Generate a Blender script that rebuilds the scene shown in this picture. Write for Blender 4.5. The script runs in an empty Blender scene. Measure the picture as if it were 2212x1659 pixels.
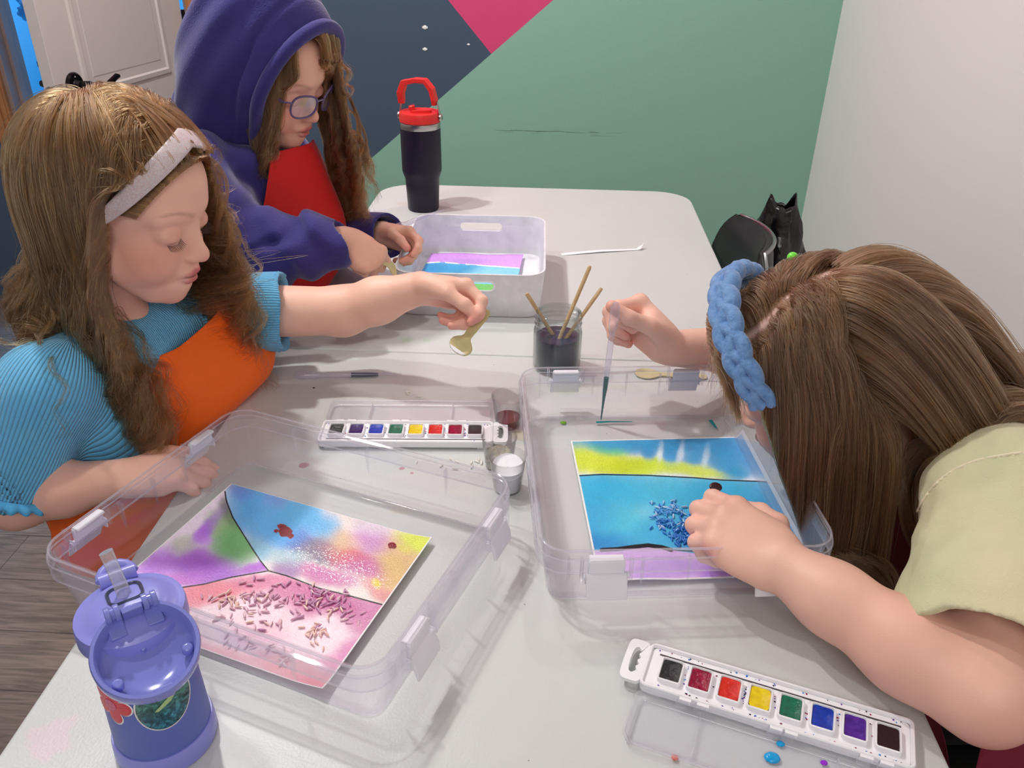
import bpy, math, random
import numpy as np
from mathutils import Vector, Matrix
random.seed(7)
sc = bpy.context.scene
COL = sc.collection
PI = math.pi

# ------------------------------------------------------------------ camera (world z = 0 is the table top, floor is z = -0.74)
CF, CP, CYAW, CR, CX, CH = 1774.85, 0.515070, 0.0462816, -0.0149350, 0.0446307, 0.585998
def cam_axes():
    cy, sy = math.cos(CYAW), math.sin(CYAW)
    f0 = np.array([-sy, cy, 0.]); r0 = np.array([cy, sy, 0.]); u = np.array([0, 0, 1.])
    f = f0*math.cos(CP)-u*math.sin(CP); d = -(u*math.cos(CP)+f0*math.sin(CP))
    return r0*math.cos(CR)+d*math.sin(CR), d*math.cos(CR)-r0*math.sin(CR), f
AR, AD, AF = cam_axes()
cam = bpy.data.cameras.new('camera'); camo = bpy.data.objects.new('camera', cam); COL.objects.link(camo)
cam.sensor_fit = 'HORIZONTAL'; cam.sensor_width = 36.0; cam.lens = 36.0*CF/2212.0; cam.clip_start = 0.02
camo.matrix_world = Matrix(((AR[0], -AD[0], -AF[0], CX), (AR[1], -AD[1], -AF[1], 0), (AR[2], -AD[2], -AF[2], CH), (0, 0, 0, 1)))
sc.camera = camo
# where the line of sight of a point seen in the photograph meets a known level of the place
def _ray(x, y): return AR*((x-1106)/CF)+AD*((y-829.5)/CF)+AF
def onz(x, y, z=0.0):
    d = _ray(x, y); t = (z-CH)/d[2]; return np.array([CX, 0, CH])+d*t
def ony(x, y, Y):
    d = _ray(x, y); t = Y/d[1]; return np.array([CX, 0, CH])+d*t
def onzc(x, y, zc): return np.array([CX, 0, CH])+_ray(x, y)*zc

sc.view_settings.view_transform = 'Standard'; sc.view_settings.look = 'None'
sc.view_settings.gamma = 1.0; sc.view_settings.exposure = 0.0; sc.view_settings.use_curve_mapping = False
sc.cycles.transparent_max_bounces = 48; sc.cycles.max_bounces = 14; sc.cycles.diffuse_bounces = 5
w = bpy.data.worlds.new('world'); sc.world = w; w.use_nodes = True
w.node_tree.nodes['Background'].inputs[0].default_value = (0.9, 0.93, 1.0, 1); w.node_tree.nodes['Background'].inputs[1].default_value = 0.25

def lamp(name, kind, loc, energy, color=(1, 1, 1), size=0.1, aim=None, size_y=None, spot=None, blend=.5):
    l = bpy.data.lights.new(name, kind); o = bpy.data.objects.new(name, l); COL.objects.link(o)
    o.location = loc; l.energy = energy; l.color = color
    if kind == 'AREA':
        l.size = size
        if size_y: l.shape = 'RECTANGLE'; l.size_y = size_y
        else: l.shape = 'DISK'
    else: l.shadow_soft_size = size
    if kind == 'SPOT': l.spot_size = spot or 2.2; l.spot_blend = blend
    if aim is not None: o.rotation_euler = (Vector(aim)-Vector(loc)).to_track_quat('-Z', 'Y').to_euler()
    return o
CEIL = 1.75
LAMPS = [(-0.85, 1.50), (-0.90, 0.90), (-0.72, 2.20), (0.22, 2.30)]  # last one is added to brighten the back and right walls
LE = [21.5, 7.5, 8, 5.5]
for (lx, ly), e in zip(LAMPS, LE):
    lamp('ceiling_lamp_light', 'AREA', (lx, ly, CEIL-.035), e, (1.0, .965, .93), .09)
# unseen soft fill, added above and behind the camera to brighten faces
lamp('fill_light', 'AREA', (0.1, -1.3, CEIL-.03), 26, (1, .97, .95), 1.2, size_y=0.6, aim=(-.2, .6, 0))
lamp('blue_room_light', 'AREA', (-1.6, 4.1, 1.6), 75, (.10, .50, 1.0), .8, aim=(-1.6, 4.2, -.5))

# ------------------------------------------------------------------ helpers
def lin(h):
    h = h.lstrip('#'); c = [int(h[i:i+2], 16)/255 for i in (0, 2, 4)]
    return tuple(((v+.055)/1.055)**2.4 if v > .04045 else v/12.92 for v in c)
def nlin(c):
    c = np.asarray(c, float)/255.0
    return np.where(c > .04045, ((c+.055)/1.055)**2.4, c/12.92)
MATS = {}
def mat(name, col='#888888', rough=.5, metal=0, spec=.5, bump=None, bscale=40, var=None, trans=0, ior=1.45, coat=0, sheen=0, sss=0, emit=None, estr=0, vcol=None, clear=None):
    """procedural material; bump = noise bump strength, var = (second colour, noise scale, contrast) mottling, vcol = name of a colour attribute"""
    if name in MATS: return MATS[name]
    m = bpy.data.materials.new(name); m.use_nodes = True; nt = m.node_tree; N = nt.nodes; Lk = nt.links
    b = N['Principled BSDF']; MATS[name] = m
    c = lin(col) if isinstance(col, str) else col
    b.inputs['Base Color'].default_value = (*c, 1); b.inputs['Roughness'].default_value = rough; b.inputs['Metallic'].default_value = metal
    b.inputs['Specular IOR Level'].default_value = spec; b.inputs['IOR'].default_value = ior
    if trans: b.inputs['Transmission Weight'].default_value = trans
    if coat: b.inputs['Coat Weight'].default_value = coat; b.inputs['Coat Roughness'].default_value = .05
    if sheen: b.inputs['Sheen Weight'].default_value = sheen; b.inputs['Sheen Roughness'].default_value = .4
    if sss:
        b.inputs['Subsurface Weight'].default_value = sss; b.inputs['Subsurface Radius'].default_value = (1.0, .35, .2); b.inputs['Subsurface Scale'].default_value = .006
    if emit: b.inputs['Emission Color'].default_value = (*lin(emit), 1); b.inputs['Emission Strength'].default_value = estr
    tc = N.new('ShaderNodeTexCoord')
    src = None
    if vcol:
        a = N.new('ShaderNodeVertexColor'); a.layer_name = vcol; src = a.outputs['Color']
    if var:
        n = N.new('ShaderNodeTexNoise'); n.inputs['Scale'].default_value = var[1]; n.inputs['Detail'].default_value = 6
        Lk.new(tc.outputs['Object'], n.inputs['Vector'])
        r = N.new('ShaderNodeMapRange'); r.inputs[1].default_value = .5-.25/var[2]; r.inputs[2].default_value = .5+.25/var[2]
        Lk.new(n.outputs['Fac'], r.inputs[0])
        mx = N.new('ShaderNodeMix'); mx.data_type = 'RGBA'
        Lk.new(r.outputs[0], mx.inputs[0]); mx.inputs[6].default_value = (*c, 1); mx.inputs[7].default_value = (*lin(var[0]), 1)
        if src: Lk.new(src, mx.inputs[6])
        src = mx.outputs[2]
    if src: Lk.new(src, b.inputs['Base Color'])
    if bump:
        n = N.new('ShaderNodeTexNoise'); n.inputs['Scale'].default_value = bscale; n.inputs['Detail'].default_value = 5
        Lk.new(tc.outputs['Object'], n.inputs['Vector'])
        bp = N.new('ShaderNodeBump'); bp.inputs['Strength'].default_value = bump; bp.inputs['Distance'].default_value = .002
        Lk.new(n.outputs['Fac'], bp.inputs['Height']); Lk.new(bp.outputs[0], b.inputs['Normal'])
    return m
def clearmat(name, tint='#ffffff', haze=.05, refl=1.0, rough=.06, hcol='#ffffff', bump=0, edge=None, eh=.6):
    """thin clear plastic or glass: light passes straight through, fresnel reflection, a little milky haze"""
    if name in MATS: return MATS[name]
    m = bpy.data.materials.new(name); m.use_nodes = True; nt = m.node_tree; N = nt.nodes; Lk = nt.links
    for n in list(N): N.remove(n)
    out = N.new('ShaderNodeOutputMaterial'); MATS[name] = m
    tr = N.new('ShaderNodeBsdfTransparent'); tr.inputs[0].default_value = (*lin(tint), 1)
    df = N.new('ShaderNodeBsdfDiffuse'); df.inputs[0].default_value = (*lin(hcol), 1)
    tl = N.new('ShaderNodeBsdfTranslucent'); tl.inputs[0].default_value = (*lin(hcol), 1)
    dm = N.new('ShaderNodeMixShader'); dm.inputs[0].default_value = .5; Lk.new(df.outputs[0], dm.inputs[1]); Lk.new(tl.outputs[0], dm.inputs[2])
    lw = N.new('ShaderNodeLayerWeight'); lw.inputs[0].default_value = .5
    hp = N.new('ShaderNodeMath'); hp.operation = 'POWER'; hp.inputs[1].default_value = 3.0; Lk.new(lw.outputs['Facing'], hp.inputs[0])
    if edge:
        em = N.new('ShaderNodeMix'); em.data_type = 'RGBA'; Lk.new(hp.outputs[0], em.inputs[0]); em.inputs[6].default_value = (*lin(tint), 1); em.inputs[7].default_value = (*lin(edge), 1); Lk.new(em.outputs[2], tr.inputs[0])
    hz = N.new('ShaderNodeMath'); hz.operation = 'MULTIPLY_ADD'; Lk.new(hp.outputs[0], hz.inputs[0]); hz.inputs[1].default_value = 0 if edge else min(eh, haze*20); hz.inputs[2].default_value = haze; hz.use_clamp = True
    m1 = N.new('ShaderNodeMixShader'); Lk.new(hz.outputs[0], m1.inputs[0]); Lk.new(tr.outputs[0], m1.inputs[1]); Lk.new(dm.outputs[0], m1.inputs[2])
    gl = N.new('ShaderNodeBsdfGlossy'); gl.inputs['Roughness'].default_value = rough
    if bump:
        tc = N.new('ShaderNodeTexCoord'); n = N.new('ShaderNodeTexNoise'); n.inputs['Scale'].default_value = 30; Lk.new(tc.outputs['Object'], n.inputs['Vector'])
        bp = N.new('ShaderNodeBump'); bp.inputs['Strength'].default_value = bump; bp.inputs['Distance'].default_value = .003
        Lk.new(n.outputs['Fac'], bp.inputs['Height']); Lk.new(bp.outputs[0], gl.inputs['Normal'])
    fc = N.new('ShaderNodeLayerWeight'); fc.inputs[0].default_value = .5
    pw = N.new('ShaderNodeMath'); pw.operation = 'POWER'; pw.inputs[1].default_value = 4.0; Lk.new(fc.outputs['Facing'], pw.inputs[0])
    fm = N.new('ShaderNodeMath'); fm.operation = 'MULTIPLY_ADD'; fm.inputs[1].default_value = .8*refl; fm.inputs[2].default_value = .035*refl; fm.use_clamp = True; Lk.new(pw.outputs[0], fm.inputs[0])
    m2 = N.new('ShaderNodeMixShader'); Lk.new(fm.outputs[0], m2.inputs[0]); Lk.new(m1.outputs[0], m2.inputs[1]); Lk.new(gl.outputs[0], m2.inputs[2])
    Lk.new(m2.outputs[0], out.inputs[0]); return m

def newobj(name, me, m=None, parent=None, label=None):
    o = bpy.data.objects.new(name, me); COL.objects.link(o)
    if m is not None: me.materials.append(m)
    if parent is not None: o.parent = parent
    if label: o['label'] = label
    return o
def tag(o, label, cat, group=None, kind=None):
    o['label'] = label; o['category'] = cat
    if group: o['group'] = group
    if kind: o['kind'] = kind
    return o
def struct(o): o['kind'] = 'structure'; return o
def empty(name, loc, rotz=0):
    o = bpy.data.objects.new(name, None); COL.objects.link(o); o.location = loc; o.rotation_euler = (0, 0, rotz); o.empty_display_size = .02
    return o

class MB:
    """collects shapes into one mesh"""
    def __init__(s): s.v = []; s.f = []; s.n = 0
    def add(s, v, f, M=None):
        v = np.asarray(v, float).reshape(-1, 3)
        if M is not None:
            M = np.array(M, float); v = v@M[:3, :3].T+M[:3, 3]
        s.v.append(v); s.f += [tuple(i+s.n for i in q) for q in f]; s.n += len(v); return s
    def box(s, lo, hi, M=None):
        x0, y0, z0 = lo; x1, y1, z1 = hi
        v = [(x0, y0, z0), (x1, y0, z0), (x1, y1, z0), (x0, y1, z0), (x0, y0, z1), (x1, y0, z1), (x1, y1, z1), (x0, y1, z1)]
        return s.add(v, [(0, 3, 2, 1), (4, 5, 6, 7), (0, 1, 5, 4), (1, 2, 6, 5), (2, 3, 7, 6), (3, 0, 4, 7)], M)
    def lathe(s, prof, n=32, M=None, cap0=True, cap1=True):
        v = []; f = []
        for r, z in prof:
            for i in range(n):
                a = 2*PI*i/n; v.append((r*math.cos(a), r*math.sin(a), z))
        for j in range(len(prof)-1):
            for i in range(n):
                k = (i+1) % n; f.append((j*n+i, j*n+k, (j+1)*n+k, (j+1)*n+i))
        if cap0: f.append(tuple(range(n))[::-1])
        if cap1: f.append(tuple(range((len(prof)-1)*n, len(prof)*n)))
        return s.add(v, f, M)
    def tube(s, pts, rad, n=10, caps=True, squash=None, M=None):
        pts = np.asarray(pts, float); m = len(pts)
        rad = np.full(m, rad) if np.isscalar(rad) else np.asarray(rad, float)
        T = np.gradient(pts, axis=0); T /= np.linalg.norm(T, axis=1)[:, None]+1e-12
        up = np.array([0, 0, 1.]) if abs(T[0][2]) < .9 else np.array([1., 0, 0])
        v = []; f = []
        a = np.cross(T[0], up); a /= np.linalg.norm(a)
        for j in range(m):
            a = a-T[j]*(a@T[j]); a /= np.linalg.norm(a); b = np.cross(T[j], a)
            for i in range(n):
                t = 2*PI*i/n; ca, sb = math.cos(t), math.sin(t)
                if squash: ca *= squash[0]; sb *= squash[1]
                v.append(pts[j]+rad[j]*(a*ca+b*sb))
        for j in range(m-1):
            for i in range(n):
                k = (i+1) % n; f.append((j*n+i, j*n+k, (j+1)*n+k, (j+1)*n+i))
        if caps: f.append(tuple(range(n))[::-1]); f.append(tuple(range((m-1)*n, m*n)))
        return s.add(v, f, M)
    def grid(s, P, M=None, wrapu=False):
        P = np.asarray(P, float); a, b = P.shape[:2]; f = []
        for i in range(a-1 if not wrapu else a):
            for j in range(b-1):
                i2 = (i+1) % a; f.append((i*b+j, i2*b+j, i2*b+j+1, i*b+j+1))
        return s.add(P.reshape(-1, 3), f, M)
    def rrect(s, L, W, R, prof, nc=6, cap0=True, cap1=False, M=None, notch=None):
        """rounded rectangle swept along profile of (outward offset, z)"""
        loops = []
        for o, z in prof:
            lp = []
            for cx, cy, a0 in ((1, 1, 0), (-1, 1, PI/2), (-1, -1, PI), (1, -1, 1.5*PI)):
                rr = max(R+o, .0005)
                for k in range(nc+1):
                    a = a0+PI/2*k/nc
                    lp.append((cx*(L/2-R)+rr*math.cos(a), cy*(W/2-R)+rr*math.sin(a), z))
            loops.append(lp)
        n = len(loops[0]); v = [p for l in loops for p in l]; f = []
        for j in range(len(prof)-1):
            for i in range(n):
                k = (i+1) % n; f.append((j*n+i, j*n+k, (j+1)*n+k, (j+1)*n+i))
        if cap0: f.append(tuple(range(n))[::-1])
        if cap1: f.append(tuple(range((len(prof)-1)*n, len(prof)*n)))
        return s.add(v, f, M)
    def prism(s, poly, z0, z1, M=None):
        n = len(poly); v = [(x, y, z0) for x, y in poly]+[(x, y, z1) for x, y in poly]
        f = [tuple(range(n))[::-1], tuple(range(n, 2*n))]+[(i, (i+1) % n, n+(i+1) % n, n+i) for i in range(n)]
        return s.add(v, f, M)
    def ball(s, c, r, n=12, M=None):
        r = (r, r, r) if np.isscalar(r) else r; v = []; f = []
        for j in range(1, n):
            t = PI*j/n
            for i in range(2*n):
                a = PI*i/n; v.append((c[0]+r[0]*math.sin(t)*math.cos(a), c[1]+r[1]*math.sin(t)*math.sin(a), c[2]+r[2]*math.cos(t)))
        m = 2*n
        for j in range(n-2):
            for i in range(m): k = (i+1) % m; f.append((j*m+i, (j+1)*m+i, (j+1)*m+k, j*m+k))
        t = len(v); v += [(c[0], c[1], c[2]+r[2]), (c[0], c[1], c[2]-r[2])]
        for i in range(m): k = (i+1) % m; f.append((t, i, k)); f.append((t+1, (n-2)*m+k, (n-2)*m+i))
        return s.add(v, f, M)
    def build(s, name, m=None, parent=None, smooth=True, bevel=0, label=None, angle=40, sub=0, segs=2):
        me = bpy.data.meshes.new(name); V = np.concatenate(s.v)
        me.from_pydata(V.tolist(), [], s.f); me.validate(); me.update()
        if smooth:
            me.polygons.foreach_set('use_smooth', [True]*len(me.polygons))
            if hasattr(me, 'set_sharp_from_angle'): me.set_sharp_from_angle(angle=math.radians(angle))
        o = newobj(name, me, m, parent, label)
        if bevel:
            b = o.modifiers.new('bevel', 'BEVEL'); b.width = bevel; b.segments = segs; b.limit_method = 'ANGLE'; b.angle_limit = math.radians(35)
        if sub:
            q = o.modifiers.new('subd', 'SUBSURF'); q.levels = sub; q.render_levels = sub
        return o
def TM(loc=(0, 0, 0), rot=(0, 0, 0), sc_=1):
    from mathutils import Euler
    return np.array(Matrix.Translation(Vector(loc)) @ Euler(rot, 'XYZ').to_matrix().to_4x4() @ Matrix.Scale(sc_, 4))
def frameM(o, x, y, z):
    M = np.eye(4); M[:3, 0] = x; M[:3, 1] = y; M[:3, 2] = z; M[:3, 3] = o; return M
def nrm(v): v = np.asarray(v, float); return v/np.linalg.norm(v)
def copy_tree(o, parent=None):
    c = o.copy(); COL.objects.link(c); c.parent = parent
    for ch in list(o.children): copy_tree(ch, c)
    return c
def setcol(me, cols, name='Col'):
    a = me.color_attributes.new(name, 'FLOAT_COLOR', 'POINT')
    c = np.ones((len(cols), 4), np.float32); c[:, :3] = cols; a.data.foreach_set('color', c.ravel())

# value noise in numpy (for pigment, cloth folds)
_rs = np.random.RandomState(3); _tab = _rs.rand(64, 64, 64).astype(np.float32)
def vnoise(P, s=1.0, oct=1, seed=0):
    P = np.asarray(P, np.float32)*s+seed*7.31; out = 0; amp = 1; tot = 0
    for k in range(oct):
        q = P*(2**k)+k*13.7; i = np.floor(q).astype(int); f = q-i; f = f*f*(3-2*f); r = 0
        for dx in (0, 1):
            for dy in (0, 1):
                for dz in (0, 1):
                    wgt = (f[..., 0] if dx else 1-f[..., 0])*(f[..., 1] if dy else 1-f[..., 1])*(f[..., 2] if dz else 1-f[..., 2])
                    r = r+wgt*_tab[(i[..., 0]+dx) % 64, (i[..., 1]+dy) % 64, (i[..., 2]+dz) % 64]
        out = out+amp*r; tot += amp; amp *= .5
    return out/tot
# ------------------------------------------------------------------ the room
FLOOR = -.74; YW = 2.9; XR = .9373; YB = -2.2; XL = -2.9
def boxobj(name, lo, hi, m, parent=None, bevel=0, label=None):
    return MB().box(lo, hi).build(name, m, parent, smooth=False, bevel=bevel, label=label)
# floor: grey-brown wood look planks
def floor_mat():
    m = bpy.data.materials.new('floor_planks'); m.use_nodes = True; nt = m.node_tree; N = nt.nodes; Lk = nt.links; b = N['Principled BSDF']
    tc = N.new('ShaderNodeTexCoord')
    br = N.new('ShaderNodeTexBrick'); br.inputs['Scale'].default_value = 1.0; br.inputs['Mortar Size'].default_value = .0012
    br.inputs['Brick Width'].default_value = 1.2; br.inputs['Row Height'].default_value = .15; br.offset = .37
    br.inputs['Color1'].default_value = (*lin('#85776f'), 1); br.inputs['Color2'].default_value = (*lin('#746861'), 1); br.inputs['Mortar'].default_value = (*lin('#4c433f'), 1)
    Lk.new(tc.outputs['Object'], br.inputs['Vector'])
    mp = N.new('ShaderNodeMapping'); mp.inputs['Scale'].default_value = (3, 38, 1); Lk.new(tc.outputs['Object'], mp.inputs[0])
    n = N.new('ShaderNodeTexNoise'); n.inputs['Scale'].default_value = 2.2; n.inputs['Detail'].default_value = 8; n.inputs['Distortion'].default_value = 1.2; Lk.new(mp.outputs[0], n.inputs['Vector'])
    cr = N.new('ShaderNodeValToRGB'); cr.color_ramp.elements[0].position = .35; cr.color_ramp.elements[0].color = (.45, .45, .45, 1); cr.color_ramp.elements[1].position = .65; cr.color_ramp.elements[1].color = (1.15, 1.12, 1.1, 1)
    Lk.new(n.outputs['Fac'], cr.inputs[0])
    mx = N.new('ShaderNodeMix'); mx.data_type = 'RGBA'; mx.blend_type = 'MULTIPLY'; mx.inputs[0].default_value = .8
    Lk.new(br.outputs['Color'], mx.inputs[6]); Lk.new(cr.outputs[0], mx.inputs[7]); Lk.new(mx.outputs[2], b.inputs['Base Color'])
    b.inputs['Roughness'].default_value = .55
    return m
struct(MB().box((XL, YB, FLOOR-.05), (XR, YW+.12, FLOOR)).build('floor', floor_mat(), smooth=False))
# mural wall: half planes in wall coordinates (x, z)
def mural_mat():
    m = bpy.data.materials.new('mural_paint'); m.use_nodes = True; nt = m.node_tree; N = nt.nodes; Lk = nt.links; b = N['Principled BSDF']
    tc = N.new('ShaderNodeTexCoord'); sp = N.new('ShaderNodeSeparateXYZ'); Lk.new(tc.outputs['Object'], sp.inputs[0])
    def side(p, q):          # 1 where the point lies left of p->q
        dx, dz = q[0]-p[0], q[1]-p[1]; L = math.hypot(dx, dz); a, c = -dz/L, dx/L; k = -(a*p[0]+c*p[1])
        m1 = N.new('ShaderNodeMath'); m1.operation = 'MULTIPLY_ADD'; Lk.new(sp.outputs['X'], m1.inputs[0]); m1.inputs[1].default_value = a; m1.inputs[2].default_value = k
        m2 = N.new('ShaderNodeMath'); m2.operation = 'MULTIPLY_ADD'; Lk.new(sp.outputs['Z'], m2.inputs[0]); m2.inputs[1].default_value = c; Lk.new(m1.outputs[0], m2.inputs[2])
        r = N.new('ShaderNodeMapRange'); r.inputs[1].default_value = -.0008; r.inputs[2].default_value = .0008; Lk.new(m2.outputs[0], r.inputs[0]); return r.outputs[0]
    A = ony(1062, 117, YW); B = ony(1195, 0, YW); C = ony(968, 0, YW); D = ony(730, 405, YW)
    f1 = side((D[0], D[2]), (B[0], B[2]))      # above the long diagonal
    f2 = side((C[0], C[2]), (A[0], A[2]))      # right of the pink edge
    def mixc(f, a, c):
        mx = N.new('ShaderNodeMix'); mx.data_type = 'RGBA'; Lk.new(f, mx.inputs[0])
        for s, val in ((6, a), (7, c)):
            if isinstance(val, str): mx.inputs[s].default_value = (*lin(val), 1)
            else: Lk.new(val, mx.inputs[s])
        return mx.outputs[2]
    up = mixc(f2, '#46566a', '#d8487c'); col = mixc(f1, '#8dbaa8', up)
    # scuffs at chair-back height
    mp = N.new('ShaderNodeMapping'); mp.inputs['Scale'].default_value = (9, 1, 120); Lk.new(tc.outputs['Object'], mp.inputs[0])
    n = N.new('ShaderNodeTexNoise'); n.inputs['Scale'].default_value = 1.4; n.inputs['Detail'].default_value = 3; Lk.new(mp.outputs[0], n.inputs['Vector'])
    zc = ony(1200, 286, YW)
    ab = N.new('ShaderNodeMath'); ab.operation = 'SUBTRACT'; Lk.new(sp.outputs['Z'], ab.inputs[0]); ab.inputs[1].default_value = float(zc[2])
    ab2 = N.new('ShaderNodeMath'); ab2.operation = 'ABSOLUTE'; Lk.new(ab.outputs[0], ab2.inputs[0])
    r1 = N.new('ShaderNodeMapRange'); r1.inputs[1].default_value = .012; r1.inputs[2].default_value = .0; Lk.new(ab2.outputs[0], r1.inputs[0])
    xa = N.new('ShaderNodeMath'); xa.operation = 'SUBTRACT'; Lk.new(sp.outputs['X'], xa.inputs[0]); xa.inputs[1].default_value = float(zc[0])
    xb = N.new('ShaderNodeMath'); xb.operation = 'ABSOLUTE'; Lk.new(xa.outputs[0], xb.inputs[0])
    r3 = N.new('ShaderNodeMapRange'); r3.inputs[1].default_value = .27; r3.inputs[2].default_value = .15; Lk.new(xb.outputs[0], r3.inputs[0])
    r2 = N.new('ShaderNodeMapRange'); r2.inputs[1].default_value = .52; r2.inputs[2].default_value = .62; Lk.new(n.outputs['Fac'], r2.inputs[0])
    a1 = N.new('ShaderNodeMath'); a1.operation = 'MULTIPLY'; Lk.new(r1.outputs[0], a1.inputs[0]); Lk.new(r2.outputs[0], a1.inputs[1])
    a2 = N.new('ShaderNodeMath'); a2.operation = 'MULTIPLY'; Lk.new(a1.outputs[0], a2.inputs[0]); Lk.new(r3.outputs[0], a2.inputs[1])
    a3 = N.new('ShaderNodeMath'); a3.operation = 'MULTIPLY'; Lk.new(a2.outputs[0], a3.inputs[0]); a3.inputs[1].default_value = .7
    col = mixc(a3.outputs[0], col, '#3c5148')
    Lk.new(col, b.inputs['Base Color']); b.inputs['Roughness'].default_value = .42; b.inputs['Specular IOR Level'].default_value = .4
    n2 = N.new('ShaderNodeTexNoise'); n2.inputs['Scale'].default_value = 180; Lk.new(tc.outputs['Object'], n2.inputs['Vector'])
    bp = N.new('ShaderNodeBump'); bp.inputs['Strength'].default_value = .15; bp.inputs['Distance'].default_value = .002; Lk.new(n2.outputs['Fac'], bp.inputs['Height']); Lk.new(bp.outputs[0], b.inputs['Normal'])
    return m
DX0, DX1, DTOP = -1.872, float(ony(404, 0, YW)[0]), 1.30
mw = MB(); mw.box((DX1, YW, FLOOR), (XR, YW+.12, CEIL)); mw.box((XL, YW, FLOOR), (DX0, YW+.12, CEIL)); mw.box((DX0, YW, DTOP), (DX1, YW+.12, CEIL))
struct(mw.build('wall_back', mural_mat(), smooth=False))
wallw = mat('white_wall_paint', '#f4f3f2', .55, bump=.12, bscale=160)
struct(boxobj('wall_right', (XR, YB, FLOOR), (XR+.1, YW+.12, CEIL), wallw))
struct(boxobj('wall_left', (XL-.1, YB, FLOOR), (XL, YW+.12, CEIL), wallw))
struct(boxobj('wall_front', (XL, YB-.1, FLOOR), (XR, YB, CEIL), wallw))
struct(boxobj('ceiling', (XL, YB, CEIL), (XR, YW+.12, CEIL+.06), mat('ceiling_paint', '#e8e7e4', .8)))
struct(boxobj('baseboard_back', (DX1+.06, YW-.014, FLOOR), (XR, YW, FLOOR+.1), mat('baseboard_paint', '#d8d6d2', .5), bevel=.004))
struct(boxobj('baseboard_right', (XR-.014, YB, FLOOR), (XR, YW-.014, FLOOR+.1), mat('baseboard_paint'), bevel=.004))
# ceiling lamps over the table, and one added for the walls
emw = mat('lamp_glow', '#fff6ea', .5, emit='#fff4e6', estr=12)
lampc = []
for k, (lx, ly) in enumerate(LAMPS):
    t = empty('ceiling_lamp', (lx, ly, CEIL)); lampc.append(t)
    MB().lathe([(.060, -.002), (.062, -.02), (.052, -.030), (.047, -.030), (.047, -.004)], 32).build('trim_ring', mat('lamp_trim', '#e6e6e6', .4), t)
    MB().lathe([(.046, -.012), (.046, -.010)], 32).build('diffuser', emw, t)
    tag(t, ['round recessed ceiling lamp left of the table, level with its seam', 'round recessed ceiling lamp nearest the photographer', 'round recessed ceiling lamp between the open door and the table', 'unseen ceiling lamp added to brighten the painted wall, above the far table end'][k], 'ceiling lamp', 'ceiling lamps')
# door frame (brown wood), jambs and the open panel door
wood = mat('door_trim_wood', '#b87a4c', .45, var=('#96603a', 6, 1.2))
woodd = mat('door_jamb_wood', '#9c857e', .5, var=('#8d766f', 8, 1.2))
def casing(name, x0, x1):
    mb = MB(); mb.box((x0, YW-.018, FLOOR), (x1, YW, DTOP+.07)); w_ = x1-x0
    mb.box((x0+w_*.18, YW-.024, FLOOR), (x0+w_*.55, YW-.018, DTOP+.07)); mb.box((x0+w_*.65, YW-.022, FLOOR), (x0+w_*.88, YW-.018, DTOP+.07))
    return struct(mb.build(name, wood, smooth=False, bevel=.002))
casing('trim_1', DX1-.002, float(ony(437, 0, YW)[0])); casing('trim_2', DX0-.062, DX0+.002)
struct(boxobj('trim_3', (DX0-.062, YW-.02, DTOP), (DX1+.05, YW, DTOP+.07), wood, bevel=.002))
struct(MB().box((DX0-.001, YW-.002, FLOOR), (DX0+.016, YW+.125, DTOP)).box((DX0+.016, YW+.04, FLOOR), (DX0+.028, YW+.075, DTOP)).build('trim_4', woodd, smooth=False, bevel=.0015))
struct(MB().box((DX1-.016, YW-.002, FLOOR), (DX1+.001, YW+.125, DTOP)).build('trim_5', woodd, smooth=False, bevel=.0015))
HB = np.array([-1.205, 2.872]); FE = np.array([-1.298, 2.215]); DW = float(np.linalg.norm(FE-HB)); dang = math.atan2(FE[1]-HB[1], FE[0]-HB[0])
door = empty('door_1', (HB[0], HB[1], FLOOR+.01), dang); struct(door)
doorw = mat('door_paint', '#c2b9b6', .42, bump=.06, bscale=90)
# local: x from hinge to free edge, thickness in y; the face seen is +y
mb = MB(); TH = .035; HT = DTOP-FLOOR-.02
mb.box((0, -TH/2, 0), (DW, TH/2, HT))
door_slab = mb.build('door_panel', doorw, door, smooth=False, bevel=.0015); struct(door_slab)
def panel(x0, x1, z0, z1, sgn):
    y = sgn*TH/2; P = []; o = 0
    rings = [(0, 0), (.006, .004), (.018, .005), (.026, -.003), (.034, -.003), (.05, .001)]
    m_ = MB(); v = []; f = []
    for ins, h in rings:
        v += [(x0+ins, y+sgn*h, z0+ins), (x1-ins, y+sgn*h, z0+ins), (x1-ins, y+sgn*h, z1-ins), (x0+ins, y+sgn*h, z1-ins)]
    for j in range(len(rings)-1):
        for i in range(4): k = (i+1) % 4; f.append((4*j+i, 4*j+k, 4*j+4+k, 4*j+4+i))
    e = 4*(len(rings)-1); f.append((e, e+1, e+2, e+3)); m_.add(v, f); return m_
for sgn in (1, -1):
    pm = MB()
    for a in ((.115, DW-.115, .865, HT-.13), (.115, DW-.115, .2, .765)):
        q = panel(a[0], a[1], a[2], a[3], sgn); pm.add(np.concatenate(q.v), q.f)
    struct(pm.build('door_moulding', doorw, door, smooth=False))

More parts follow.
